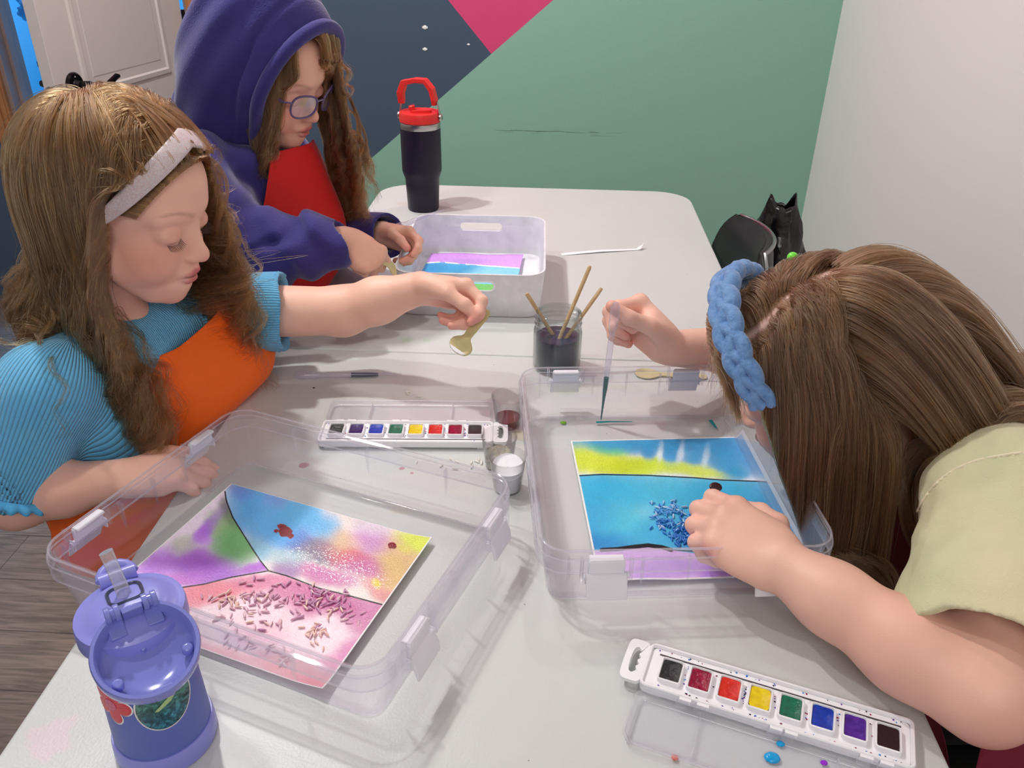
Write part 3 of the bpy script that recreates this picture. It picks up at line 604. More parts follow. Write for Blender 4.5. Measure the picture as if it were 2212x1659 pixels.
# ------------------------------------------------------------------ watercolour sets
pw_ = mat('paintbox_white', '#f1f0f4', .3, spec=.5)
def splat(mb, pts, z):
    for (x, y, r) in pts:
        n = 9; f = []; v = [(x+r*(1+.25*math.sin(i*2.3+x*900))*math.cos(2*PI*i/n), y+.8*r*(1+.25*math.cos(i*1.7+y*700))*math.sin(2*PI*i/n), z) for i in range(n)]
        mb.add(v+[(a, b, z+.00035) for a, b, _ in v], [tuple(range(n, 2*n))]+[(i, (i+1) % n, n+(i+1) % n, n+i) for i in range(n)])
def palette(loc, rz, colors, label, lidside, seed, tilt=0, tray=True):
    """local x along the pans, y across; the lid lies flat on the -y side (hinged there)"""
    t = empty('watercolor_set', loc, rz); tag(t, label, 'paint set', 'watercolour sets')
    Lx, Wy, H = .222, .050, .012
    mb = MB()
    # tray with raised rim and slot, feet
    mb.rrect(Lx, Wy, .006, [(-.002, .002), (0, .003), (.0002, H-.001), (-.0006, H), (-.0022, H), (-.003, H-.0012), (-.0032, H-.0030)], 6, cap0=True, cap1=False)
    # deck
    mb.rrect(Lx-.0064, Wy-.0064, .004, [(0, H-.0031), (-.0001, H-.0030)], 6, cap0=False, cap1=True)
    # handle tab at the -x end with a wavy finger hole
    ox = -Lx/2-.0005
    n = 72; v = []; hc = ox-.0085
    def polar(ax_, by_, p, a): return 1/((abs(math.cos(a))/ax_)**p+(abs(math.sin(a))/by_)**p)**(1/p)
    zt, zb = H-.001, H-.0045
    for which, z in ((0, zb), (0, zt), (1, zt), (1, zb)):
        for k in range(n):
            a = 2*PI*k/n
            if which == 0: r = polar(.0100, .0240, 5, a); x, y = r*math.cos(a), r*math.sin(a)
            else:
                r = polar(.0042, .0150, 3, a); x, y = r*math.cos(a), r*math.sin(a)
                if x > 0: x *= 1-.55*math.cos(y*420)**2
            v.append((hc+x, y, z))
    f = []
    for j in range(4):
        for i in range(n): k = (i+1) % n; f.append((j*n+i, j*n+k, ((j+1) % 4)*n+k, ((j+1) % 4)*n+i))
    mb.add(v, f)
    for sx in (-1, 1):
        for sy in (-1, 1): mb.box((sx*(Lx/2-.014)-.006, sy*(Wy/2-.004)-.002, 0), (sx*(Lx/2-.014)+.006, sy*(Wy/2-.004)+.002, .004))
    mb.box((-.012, -Wy/2+.001, .001), (.012, -Wy/2+.005, .005))
    for xx in (-.075, -.06, 0, .012, .07, .085): mb.box((xx, lidside*(Wy/2), H-.005), (xx+.010, lidside*(Wy/2+.003), H-.001))
    body = mb.build('paint_tray', pw_, t, angle=30)
    # brush groove: flat strip coloured dark for the shade inside the slot
    MB().box((-Lx/2+.010, -lidside*(Wy/2-.0095)-.0008, H-.0031), (Lx/2-.010, -lidside*(Wy/2-.0095)+.0008, H-.0027)).build('brush_slot', mat('painted_slot_shade', '#4a464c', .6), body)
    rs_ = random.Random(seed)
    for i, cc_ in enumerate(colors):
        cn, ch, rough = cc_[:3]
        x = -Lx/2+.0235+i*(Lx-.044)/7; y = lidside*.0022
        pm = MB(); z0 = H-.0032
        pm.rrect(.0205, .0265, .003, [(0, z0), (0, H+.0012), (-.0006, H+.0018), (-.0013, H+.0018), (-.0018, H+.001), (-.002, H-.0005)], 5, cap0=False, cap1=False, M=TM((x, y, 0)))
        pan = pm.build('paint_pan', pw_, t, label=None)
        q = MB(); n = 15; gx, gy = np.meshgrid(np.linspace(-1, 1, n), np.linspace(-1, 1, n), indexing='ij')
        sx_, sy_ = .0083, .0113; ex = np.sign(gx)*np.abs(gx); 
        k = 1-.10*(np.abs(gx)**6*np.abs(gy)**6)
        zz = H+.0001-.0009*(1-gx**2)*(1-gy**2)+.0006*vnoise(np.stack([gx*2+i*3, gy*2+seed, gx*0], -1), 1, 3)
        P = np.stack([x+gx*sx_*k, y+gy*sy_*k, zz], -1); q.grid(P)
        q.build('paint_cake', mat('paint_'+cn, ch, rough, spec=.6, var=(colors[i][3], 160, 1.3) if len(colors[i]) > 3 else None, bump=.4, bscale=250), pan, label=cn.replace('_', ' ')+' paint cake')
    # spattered paint on the white plastic
    for cn, ch in (('crimson', '#9c1245'), ('ink', '#1a1a26'), ('blue', '#2a7fd0'), ('purple', '#5a25a8')):
        sp = MB(); pts = []
        for _ in range(16):
            pts.append((rs_.uniform(-Lx/2+.006, Lx/2-.006), rs_.choice([-1, 1])*rs_.uniform(Wy/2-.0065, Wy/2-.0042), rs_.uniform(.0003, .0009)))
        for _ in range(10): k = rs_.randrange(7); pts.append((-Lx/2+.0235+(k+.5)*(Lx-.044)/7+rs_.uniform(-.001, .001), rs_.uniform(-.011, .012), rs_.uniform(.0003, .0009)))
        splat(sp, pts, H-.0029); sp_ = sp.build('paint_spatter', mat('spatter_'+cn, ch, .3), body); sp_['kind'] = 'stuff'
    # clear lid, folded back flat on the table
    lm = MB(); LW = .052; cy = lidside*(Wy/2+.004+LW/2)
    lm.rrect(Lx-.002, LW, .008, [(-.004, .0006), (-.0015, .001), (0, .003), (.0004, .0078), (.0016, .0080), (.0016, .0090), (-.0006, .0090), (-.0014, .0078), (-.0020, .0040), (-.004, .0020)], 6, cap0=True, cap1=True, M=TM((0, cy, 0)))
    for xx in (-.055, .055): lm.box((xx-.0006, cy-LW/2+.003, .002), (xx+.0006, cy+LW/2-.003, .0062))
    lm.box((-.01, cy+lidside*(LW/2+.0005), .002), (.01, cy+lidside*(LW/2+.003), .007))
    for xx in (-.075, -.06, 0, .012, .07, .085): lm.box((xx-.002, lidside*(Wy/2+.0032), .004), (xx+.008, lidside*(Wy/2+.0062), .010))
    lm.build('lid', clearmat('lid_plastic', '#fefeff', .08, 1.0, .05, '#f6f4ff'), t)
    return t, cy
C8 = [('black', '#17181b', .35, '#2b2d31'), ('magenta', '#a00a3c', .22, '#7b062c'), ('red', '#e0301e', .3, '#c41f14'), ('yellow', '#f0d414', .25, '#dbb90e'), ('green', '#10735a', .22, '#0b5a45'), ('blue', '#0b3fb8', .18, '#082d96'), ('purple', '#40157f', .2, '#5a2a9e'), ('dark_brown', '#2a1420', .25, '#1d0d15')]
pa = np.array([.108, .503]); pb = np.array([.3215, .431]); du = (pb-pa)/np.linalg.norm(pb-pa); up_ = np.array([-du[1], du[0]])
cR = pa+du*.1385+up_*.0285
setR, cyR = palette((cR[0], cR[1], 0), math.atan2(du[1], du[0]), C8, 'eight pan watercolour set in the near right corner, black paint at its handle end', -1, 5)
ua = np.array([-.242, .852]); ub = np.array([-.012, .866]); dv = (ub-ua)/np.linalg.norm(ub-ua); vp = np.array([-dv[1], dv[0]])
cL = ua+dv*.113+vp*.0225
C8b = [('black', '#17181b', .35, '#2b2d31'), ('crimson', '#a00a3c', .22, '#7b062c'), ('scarlet', '#e02a14', .3, '#c41f14'), ('yellow', '#f0d414', .25), ('green', '#10735a', .22), ('blue', '#0b3fb8', .18), ('violet', '#30105c', .2), ('worn_black', '#222529', .35)]
setL, cyL = palette((cL[0], cL[1], 0), math.atan2(dv[1], dv[0])+PI, C8b, 'eight pan watercolour set behind the left case, next to the small cups', -1, 9)
# leftover paint in the right lid and between the sets
def drops(name, lst, m, label, cat='paint drop'):
    for (px, py, r, z) in lst:
        p = onz(px, py, z); mb = MB(); mb.lathe([(r, 0), (r*.9, r*.18), (r*.55, r*.32), (0.0002, r*.36)], 20)
        o = mb.build(name, m); o.location = (p[0], p[1], z+.0001); o.scale = (1, .8, 1); tag(o, label, cat)
drops('paint_drop', [(1668, 1637, .0065, .0021)], mat('drop_sky_blue', '#169fe0', .1), 'round bright blue paint drop in the open clear lid at the bottom')
drops('paint_drop', [(1686, 1607, .0035, .0021)], mat('drop_sky_blue'), 'thin blue paint smear by the hinge of the lid at the bottom')
drops('paint_drop', [(1780, 1648, .003, .0021)], mat('drop_violet', '#9a2bd0', .15), 'small violet paint drop in the open lid at the bottom edge of the photo')
drops('paint_drop', [(1458, 1637, .003, .0021), ], mat('drop_orange', '#e0451a', .2), 'orange red paint smear in the corner of the open lid')
drops('paint_drop', [(1217, 913, .004, .0021)], mat('drop_lime', '#7fbf1e', .15), 'lime green paint drop in the far left corner of the right case')
drops('paint_drop', [(678, 838, .0018, 0)], mat('drop_black', '#101010', .3), 'tiny black paint dot on the table beside the lying pipette')
# teal paint trail in the far gutter of the right case
mb = MB(); a = onz(1288, 912, .004); b = onz(1366, 911, .004); mb.tube([a, a*.6+b*.4+np.array([0, .001, 0]), b], [.0022, .0016, .0008], 8, squash=(1, .35)); o = mb.build('paint_streak', mat('teal_paint', '#0b8c8e', .12)); tag(o, 'teal paint streak under the pipette tip in the right case', 'paint streak')
mb = MB(); a = onz(1535, 908, .004); b = onz(1548, 925, .004); mb.tube([a, b], [.0030, .0012], 8, squash=(1, .35)); o = mb.build('paint_streak', mat('teal_paint')); tag(o, 'teal paint streak in the far right corner of the right case', 'paint streak')

# ------------------------------------------------------------------ small cups
cupm = clearmat('cup_plastic', '#fbfbfb', .02, 1.3, .04, '#ffffff', edge='#a6a6aa')
def cup(p, label):
    t = empty('small_cup', (p[0], p[1], 0)); tag(t, label, 'cup', 'small clear cups')
    mb = MB(); mb.lathe([(.0145, .0003), (.0158, .0008), (.0165, .003), (.0212, .0440), (.0222, .0445), (.0222, .0455), (.0212, .0455), (.0205, .0445), (.0158, .0035), (.0150, .0022), (.001, .0018)], 40, cap1=True)
    mb.build('cup_body', cupm, t, angle=30); return t
c1 = onz(1097, 918, 0); c2 = onz(1078, 1008, 0); c3 = onz(1096, 1055, 0)
def fill(t, z1, m, name, slope=0, lumpy=0, kind=None):
    mb = MB(); n = 40; rb, rt = .0152, .0155+(.0205-.0158)*z1/.044
    pr = [(rb, .0026), (rt, z1)]; mb.lathe(pr, n, cap1=False)
    P = []
    for r in np.linspace(1, 0.02, 8):
        P.append([(rt*r*math.cos(a), rt*r*math.sin(a), z1+slope*rt*r*math.sin(a)*(1)+lumpy*(vnoise(np.array([[rt*r*math.cos(a)*260, rt*r*math.sin(a)*260, 2.]]))[0]-.4)*(1 if r < .98 else 0)) for a in np.linspace(0, 2*PI, n+1)])
    mb.grid(np.array(P)); o = mb.build(name, m, None, angle=60); o.location = t.location; 
    return o
k1 = cup(c1, 'small clear cup holding dark red paint water, the farthest of the three')
o = fill(k1, .013, clearmat('red_water', '#b01030', .35, 1.2, .05, '#a80f2c'), 'red_water'); tag(o, 'dark red paint water in the farthest small cup', 'paint water', kind='stuff')
k2 = cup(c2, 'small clear cup of uncooked rice, in the middle of the three')
o = fill(k2, .016, mat('rice_heap', '#e6e0cd', .6, bump=1.0, bscale=500, var=('#cfc6ab', 380, 1.5)), 'rice_heap', .25, .006); tag(o, 'white rice heaped in the middle small cup', 'rice', kind='stuff')
k3 = cup(c3, 'small clear cup full of white salt, the nearest of the three')
o = fill(k3, .031, mat('salt', '#f6f6fb', .7, bump=.4, bscale=900), 'salt', .35, .001); tag(o, 'fine white salt in the nearest small cup', 'salt', kind='stuff')

# ------------------------------------------------------------------ glass jar with stir sticks
jc = np.array([.0605, 1.092, 0]); jar = empty('glass_jar', jc); tag(jar, 'glass jar of dark rinse water with a threaded rim, behind the right case', 'jar')
jg = clearmat('jar_glass', '#f4f7f6', .01, 1.6, .02, '#ffffff', edge='#2c3438')
mb = MB(); mb.lathe([(.030, .0005), (.034, .002), (.0358, .007), (.0358, .062), (.034, .068), (.0325, .0715), (.0345, .0725), (.0350, .0745), (.0330, .0765), (.0325, .079), (.0345, .0800), (.0350, .0822), (.0330, .084), (.0325, .088), (.0330, .0905), (.0315, .0915), (.0300, .0905), (.0298, .07), (.0325, .060), (.0328, .008), (.030, .0045), (.002, .004)], 64, cap1=True); mb.build('jar_glass', jg, jar, angle=50)
o = MB().lathe([(.0318, .0055), (.0322, .009), (.0322, .0525)], 64).build('rinse_water', clearmat('rinse_water', '#56628a', .80, .9, .05, '#4d5878')); o.location = jc; tag(o, 'murky blue-black rinse water inside the glass jar', 'rinse water', kind='stuff')
stick = mat('birch_stick', '#cdb287', .55, var=('#b99a6b', 60, 1.2)); 
def stickobj(top, bot, r, label):
    top = np.array(top); bot = np.array(bot); d = top-bot; mb = MB(); tt = [0, .02, .1, .9, .97, .993, 1]; rr_ = [.6, .8, .92, 1, .95, .75, .3]
    o = mb.tube([bot+d*t for t in tt], [r*k for k in rr_], 14).build('stir_stick', stick); tag(o, label, 'stir stick', 'stir sticks in the jar')
stickobj(ony(1137, 633, 1.10), (jc[0]-.004, jc[1]+.004, .046), .0031, 'round wooden stick in the jar, leaning left')
stickobj(ony(1275, 574, 1.125), (jc[0]+.000, jc[1]-.012, .046), .0031, 'round wooden stick in the jar, the tallest one, leaning right')
stickobj(ony(1300, 622, 1.115), (jc[0]+.0080, jc[1]-.010, .046), .0029, 'round wooden stick in the jar, the lowest one, leaning far right')

# ------------------------------------------------------------------ wooden spoons
spoonm = mat('spoon_birch', '#d9cd98', .55, var=('#cabb84', 50, 1.0))
def spoon(tip, tail, face, label, cat='spoon', wscale=1.0, salt=False):
    """flat wooden spoon from bowl tip to handle tail; face = direction the bowl opens"""
    tip = np.array(tip, float); tail = np.array(tail, float); x = tail-tip; L = np.linalg.norm(x); x /= L
    z = np.array(face, float); z -= x*(z@x); z /= np.linalg.norm(z); y = np.cross(z, x)
    s = [0, .008, .03, .08, .15, .22, .28, .33, .38, .45, .55, .75, .93, .98, 1.0]
    w_ = [.001, .0045, .0085, .0115, .0128, .0120, .0090, .0055, .0042, .0046, .0052, .0060, .0064, .0052, .0030]
    P = []; nn = 11
    for a, b in zip(s, w_):
        dish = .0028*math.exp(-((a-.14)/.09)**2)
        P.append([np.array([a*L, b*wscale*v, -dish*(1-v*v)+.0005]) for v in np.linspace(-1, 1, nn)])
    P = np.array(P); mb = MB(); mb.grid(P); o = mb.build('wooden_spoon', spoonm, None, angle=50)
    sd = o.modifiers.new('thick', 'SOLIDIFY'); sd.thickness = .0012; sd.offset = 0
    o.matrix_world = Matrix(frameM(tip, x, y, z).tolist()); tag(o, label, cat, 'wooden spoons')
    if salt:
        q = MB(); P = []
        for a in np.linspace(.004, .075, 7):
            ww = np.interp(a, s, w_)*wscale*.93; P.append([np.array([a*L, ww*v, .0014+.0012*(1-v*v)-.0020*math.exp(-((a-.14)/.09)**2)*(1-v*v)]) for v in np.linspace(-1, 1, 9)])
        q.grid(np.array(P)); so = q.build('salt', mat('salt'), None); so.matrix_world = o.matrix_world.copy(); sd = so.modifiers.new('t', 'SOLIDIFY'); sd.thickness = .0006; sd.offset = -1
        tag(so, 'white salt on the tip of the spoon held over the table', 'salt', kind='stuff')
    return o
HANDL = ony(1035, 688, 1.0)     # where the left girl's thumb pinches the handle
sp1 = spoon(ony(985, 762, .97), ony(1052, 668, 1.005), (-.15, -.75, .65), 'wooden spoon with salt on its tip, held out by the girl in orange', wscale=1.35, salt=True)
a = onz(1372, 806, .0018); b = onz(1372, 806, .0018)+np.array([.105, -.004, .0]); sp3 = spoon(a, b, (0, 0, 1), 'wooden spoon lying on the table behind the right case', wscale=1.2)

# ------------------------------------------------------------------ pipettes
pipc = clearmat('pipette_plastic', '#fafaff', .16, 1.0, .1, '#ece8f4')
def pipette(tip, tail, label, liquid=None, t0=.0, t1=.3, lm=None):
    tip = np.array(tip, float); tail = np.array(tail, float); d = tail-tip; t = empty('pipette', tip); tag(t, label, 'pipette', 'plastic pipettes')
    s = [0, .02, .10, .20, .28, .34, .40, .70, .715, .75, .80, .90, .96, .985, 1.0]; r = [.0008, .0010, .0014, .0022, .0034, .0037, .0038, .0040, .0034, .0040, .0058, .0062, .0055, .0038, .0006]
    MB().tube([d*k for k in s], r, 20).build('pipette_body', pipc, t)
    if lm:
        ks = np.linspace(t0, t1, 8); rr_ = np.interp(ks, s, r)*.82
        MB().tube([d*k for k in ks], rr_, 16).build('liquid', lm, t, label='coloured paint inside the pipette')
    return t
pip1 = pipette(onz(1298, 908, .0062), ony(1331, 652, .940), 'plastic pipette with teal paint, held upright over the right case', lm=clearmat('teal_liquid', '#2aa0a0', .55, .8, .1, '#088a8c'), t0=.01, t1=.38)
a = onz(868, 808, .0025); b = onz(634, 811, .0065); pip2 = pipette(a+np.array([.0, 0, .0]), b, 'plastic pipette with grey-blue paint lying on the table behind the paint set', lm=clearmat('grey_liquid', '#8e93ad', .5, .8, .1, '#6d7290'), t0=.22, t1=.47)

# ------------------------------------------------------------------ straw wrapper
mb = MB(); a = onz(1212, 547, .003); b = onz(1382, 536, .003); c = onz(1389, 533, .012)
d = b-a; n_ = nrm(np.cross(d, [0, 0, 1])); P = []
for k, wd, zz in ((0, .0062, .0006), (.25, .0058, .002), (.5, .0053, .003), (.8, .0047, .0015), (.97, .0042, .0012), (1.0, .0065, .004)):
    P.append([a*(1-k)+b*k-np.array([0, 0, .003])+n_*wd*v+np.array([0, 0, zz+.0012*(1-abs(v))]) for v in (-1, -.3, .3, 1)])
P.append([b+np.array([.006+.002*v, .007, .006+.004*v]) for v in (-1, -.3, .3, 1)])
mb.grid(np.array(P)); o = mb.build('straw_wrapper', mat('wrapper_paper', '#f2f1f3', .6), None, smooth=False); s_ = o.modifiers.new('t', 'SOLIDIFY'); s_.thickness = .0006; s_.offset = 1
tag(o, 'flattened white paper straw wrapper on the far half of the table', 'wrapper')

# ------------------------------------------------------------------ white handled bin with a painting in it
binm = mat('bin_plastic', '#eeeef3', .38, spec=.45)
def bin_mat():
    m = mat('bin_plastic_outside', '#e9e9ee', .42, spec=.45, bump=.5, bscale=55, var=('#dcdce2', 40, 1.6)); return m
BL, BW, BH = .236, .292, .080; bcx, bcy = -.090, 1.405; bz = math.radians(1.0)
binn = empty('storage_bin', (bcx, bcy, 0), bz); tag(binn, 'white plastic handled bin holding a painting, in front of the tall black tumbler', 'storage bin')
outp = [(-.006, 0), (-.002, .0008), (0, .004), (.0035, .035), (.006, .060), (.0072, .0745), (.0072, .0780), (.0084, .0795), (.0082, .0802)]
inp = [(.0050, .0802), (.0044, .0785), (.0036, .062), (.0026, .058), (.0012, .035), (-.0018, .006), (-.006, .0028)]
mb = MB(); mb.rrect(BL, BW, .026, outp+inp, 10, cap0=True, cap1=True); bb = mb.build('bin_body', bin_mat(), binn, angle=30)
for sy in (-1, 1):      # real handle holes cut through the long walls
    c = MB(); n = 12; pl = []
    for k in range(n+1): a = -PI/2+PI*k/n; pl.append((.034+.0085*math.cos(a), .0085*math.sin(a)))
    for k in range(n+1): a = PI/2+PI*k/n; pl.append((-.034+.0085*math.cos(a), .0085*math.sin(a)))
    cz = .0585; c.prism(pl, -.03, .03, TM((0, sy*(BW/2+.004), cz), (PI/2, 0, 0))); co = c.build('cutter', None, None, smooth=False)
    co.parent = binn; bpy.context.view_layer.update()
    bo = bb.modifiers.new('hole', 'BOOLEAN'); bo.operation = 'DIFFERENCE'; bo.object = co; bo.solver = 'EXACT'
    bpy.context.view_layer.update(); dg = bpy.context.evaluated_depsgraph_get(); me = bpy.data.meshes.new_from_object(bb.evaluated_get(dg)); bb.modifiers.clear(); bb.data = me; bpy.data.objects.remove(co)
    # rolled lip around the hole
    P = [(x, sy*(BW/2+.0058), cz+z) for x, z in pl]; P.append(P[0]); MB().tube(P, .0016, 8, caps=False).build('handle_lip', binm, binn)
def paint_bin(px, py, A, B):
    l = np.interp(px, [890, 905, 950, 1000, 1050, 1122], [570, 569, 566, 570, 574, 579])
    top = wash(px, py, (215, 165, 240), [(960, 550, 40, 10, 0, (212, 150, 236), 1.2), (1060, 560, 50, 10, 0, (216, 160, 240), 1.0), (1020, 563, 40, 5, 0, (185, 150, 225), .8), (1090, 545, 30, 8, 0, (222, 150, 238), 1.0), (905, 570, 12, 10, 0, (120, 160, 200), 1.0)], 6, 11)
    bot = wash(px, py, (135, 205, 235), [(930, 580, 30, 9, 0, (40, 150, 215), 1.5), (990, 583, 40, 8, 0, (50, 165, 220), 1.3), (1060, 588, 50, 8, 0, (140, 215, 240), 1.0), (905, 590, 15, 6, 0, (110, 150, 175), 1.0)], 8, 12)
    C = np.where((py > l)[..., None], bot, top); gr = wash(px, py, (150, 215, 120), [(1000, 615, 60, 20, 0, (110, 200, 110), 1)], 6, 13)
    C = np.where((py > np.interp(px, [900, 1000, 1130], [606, 612, 616]))[..., None], gr, C)
    k = (np.abs(py-l) < 1.2)[..., None]*(vnoise(np.stack([px/9, py/9, px*0], -1))[..., None] > .35); return np.where(k, .9, C)
po = onz(905, 545, .03); 
pB = paper('watercolor_painting', (bcx-.100, bcy+.125, .009), (.182, .004, 0), (-.008, -.230, 0), 240, 200, paint_bin, 'purple over blue watercolour lying in the white bin', lambda A, B: .002*np.sin(A*5)**2+.004*B)

# ------------------------------------------------------------------ tall tumbler
tum = empty('tumbler', (-.2515, 1.842, 0)); tag(tum, 'tall dark purple tumbler with a red lid and carry handle, standing behind the white bin', 'tumbler')
dk = mat('tumbler_dark_coat', '#1c1128', .38, spec=.4, bump=.05, bscale=800); red = mat('tumbler_red_plastic', '#e0302c', .38, spec=.45)
MB().lathe([(.034, 0), (.0355, .003), (.0380, .060), (.0385, .072), (.0435, .086), (.0445, .092), (.0445, .183)], 64).build('tumbler_body', dk, tum, angle=50)
MB().lathe([(.0440, .183), (.0446, .184), (.0446, .196), (.0436, .197)], 64).build('steel_band', steel, tum)
mb = MB(); mb.lathe([(.0435, .197), (.0452, .198), (.0455, .214), (.0440, .2175), (.0360, .2180), (.0350, .2165), (.02, .2165)], 64); lid = mb.build('lid', red, tum, angle=35)
mb = MB(); mb.rrect(.046, .020, .009, [(0, .2165), (0, .2215), (-.001, .2222)], 6, cap0=False, cap1=True, M=TM((.004, -.004, 0), (0, 0, .2))); mb.rrect(.012, .012, .004, [(0, -.001), (.001, .009), (-.0005, .0105)], 4, cap0=False, cap1=True, M=TM((-.014, -.007, .221), (.0, -.25, .2))); mb.build('spout', red, lid, bevel=.0005)
ha = math.radians(-12); hx = np.array([math.cos(ha), math.sin(ha), 0]); hy = np.array([-hx[1], hx[0], 0])
mb = MB(); prof = [(-.0475, .232), (-.0485, .256), (-.0380, .2805), (-.0060, .287), (.0180, .2865), (.0345, .268), (.0405, .244), (.0390, .232)]
ins = [(-.0345, .232), (-.0350, .253), (-.0285, .2715), (-.0060, .277), (.0140, .2768), (.0250, .262), (.0300, .243), (.0300, .232)]
v = []; n = len(prof)
for sy in (-1, 1):
    v += [hx*a+hy*(sy*(.010 if j not in (0, n-1) else .006))+np.array([0, 0, z]) for j, (a, z) in enumerate(prof)]
    v += [hx*a+hy*(sy*(.010 if j not in (0, n-1) else .006))+np.array([0, 0, z]) for j, (a, z) in enumerate(ins)]
f = []
for i in range(n-1): f += [(i, i+1, n+i+1, n+i), (2*n+i+1, 2*n+i, 3*n+i, 3*n+i+1), (i, 2*n+i, 2*n+i+1, i+1), (n+i+1, 3*n+i+1, 3*n+i, n+i)]
f += [(0, n, 3*n, 2*n), (n-1, 3*n-1, 4*n-1, 2*n-1)]
mb.add(v, f); hnd = mb.build('handle', red, tum, smooth=False, bevel=.0018)
for sx in (-1, 1):
    mb = MB(); c0 = hx*(sx*.0465); mb.tube([hx*(sx*.041)+np.array([0, 0, .240]), hx*(sx*.0440)+np.array([0, 0, .226]), c0+np.array([0, 0, .209])], .0055, 12, squash=(1.1, .3)); mb.lathe([(.0075, 0), (.0075, .003), (.0055, .005)], 20, frameM(c0+np.array([0, 0, .207]), hy, np.array([0, 0, 1.]), hx*sx)); mb.build('hinge_bracket', steel, hnd)

# ------------------------------------------------------------------ lilac kids bottle with open flip lid
bt = onz(362, 1592, 0); bot = empty('water_bottle', (bt[0], bt[1], 0)); tag(bot, 'lilac insulated water bottle with flip lid open, straw up and stickers, nearest the camera', 'water bottle')
lil = mat('bottle_lilac_coat', '#5f6db8', .42, spec=.35, bump=.05, bscale=700); lilp = mat('lilac_lid_plastic', '#8c8fdd', .3, spec=.5); lilg = mat('lilac_gloss_plastic', '#8087d2', .16, spec=.55)
MB().lathe([(.030, .012), (.0372, .013), (.0368, .020), (.0356, .06), (.0350, .10), (.0345, .118), (.0335, .126), (.030, .128)], 72).build('bottle_body', lil, bot, angle=50)
MB().lathe([(.033, 0), (.0385, .001), (.0395, .004), (.0388, .018), (.0378, .0205), (.034, .0205)], 72).build('base_boot', lilp, bot, angle=50)
mb = MB(); mb.lathe([(.0335, .124), (.0375, .125), (.0388, .128), (.0388, .1385), (.0380, .1425), (.0345, .1435), (.0315, .1440), (.0275, .1475), (.020, .1500), (.001, .1508)], 72)
cap = mb.build('screw_cap', lilp, bot, angle=50)
# direction the flip cover opened: towards the camera and right
va = np.array([.62, -.80, 0]); va /= np.linalg.norm(va); vb = np.array([-va[1], va[0], 0])    # vb = across
for s_ in (-1,):  # carry lug at the back
    mb = MB(); c = -va*.036; P = []
    for k in range(9): a = PI*k/8; P.append(c+vb*(.0115*math.cos(a))-va*(.003+.010*math.sin(a))+np.array([0, 0, .144+.004*math.sin(a)]))
    mb.tube(P, .0042, 12); mb.lathe([(.006, 0), (.006, .026)], 16, frameM(c-vb*.013+np.array([0, 0, .146]), va, np.array([0, 0, 1.]), vb)); mb.build('carry_loop', lilp, cap)
# spout well and straw
w0 = -va*.009
MB().rrect(.024, .019, .006, [(0, .1465), (.0008, .1512), (-.0006, .1520), (-.0015, .151), (-.002, .1495)], 6, cap0=False, cap1=True, M=frameM(w0, vb, -va, np.array([0, 0, 1.]))).build('spout_well', clearmat('silicone_grey', '#b9c0c4', .5, .8, .15, '#6f787e'), cap)
st = MB(); s0 = w0+np.array([0, 0, .148]); dirs = -va*.30-vb*.28*0+np.array([-.12, 0, .95])
st.tube([s0, s0+dirs*.012, s0+dirs*.026, s0+dirs*.036], [.0062, .0058, .0056, .0058], 20, squash=(1, .75))
st.build('straw', clearmat('straw_silicone', '#f6f6f4', .26, 1.6, .05, '#ffffff'), cap)
# hinge and cover disc: a shallow cup hanging open, its hollow facing up towards the camera
ct = math.radians(24); cz_ = nrm(np.array([0, 0, 1.])*math.cos(ct)+va*math.sin(ct)*(1)); cx_ = vb; cy_ = np.cross(cz_, cx_)
cc = va*.0475+np.array([0, 0, .1425])
Mc = frameM(cc, cx_, cy_, cz_)
mb = MB(); rO = .0355
mb.lathe([(.012, -.0205), (.024, -.0190), (.0325, -.0140), (.0350, -.006), (rO, .0035), (rO-.0008, .0050), (rO-.0030, .0050), (rO-.0038, .0035), (rO-.0050, -.006), (.0265, -.0105), (.015, -.0120), (.001, -.0122)], 72, Mc)
cov = mb.build('flip_cover', lilg, bot, angle=45)
mb = MB()
def cbox(lo, hi): mb.box(lo, hi, Mc)
sgn_ = 1 if (cy_@va) < 0 else -1     # +y side of the cover that points back to the cap
for xx in (-.0125, .0125):
    mb.tube([np.array([xx-.005, sgn_*.0330, .0045]), np.array([xx-.0012, sgn_*.0330, .0045])], .0062, 20, M=Mc); mb.tube([np.array([xx+.0012, sgn_*.0330, .0045]), np.array([xx+.005, sgn_*.0330, .0045])], .0062, 20, M=Mc)
    mb.tube([np.array([xx-.0025, sgn_*.0330, .0045]), np.array([xx+.0025, sgn_*.0330, .0045])], .0045, 16, M=Mc)
    cbox((xx-.0055, min(sgn_*.018, sgn_*.032), -.010), (xx+.0055, max(sgn_*.018, sgn_*.032), -.0035))
cbox((-.0070, min(sgn_*.029, sgn_*.0335), -.004), (.0070, max(sgn_*.029, sgn_*.0335), .0075))
cbox((-.004, -sgn_*.033-.0025, -.006), (.008, -sgn_*.033+.0035, .0035))
for a in (-.35, -2.6+.0): 
    p = np.array([.0265*math.cos(a), -sgn_*abs(.0265*math.sin(a)), -.008]); mb.lathe([(.004, 0), (.0038, .006), (.0028, .0075)], 16, Mc @ frameM(p, [1, 0, 0], [0, 1, 0], [0, 0, 1]))
mb.lathe([(.0022, 0), (.0020, .0035), (.001, .0045)], 14, Mc @ frameM([-.001, sgn_*.006, -.0122], [1, 0, 0], [0, 1, 0], [0, 0, 1]))
mb.build('hinge', lilg, cov, bevel=.0007)
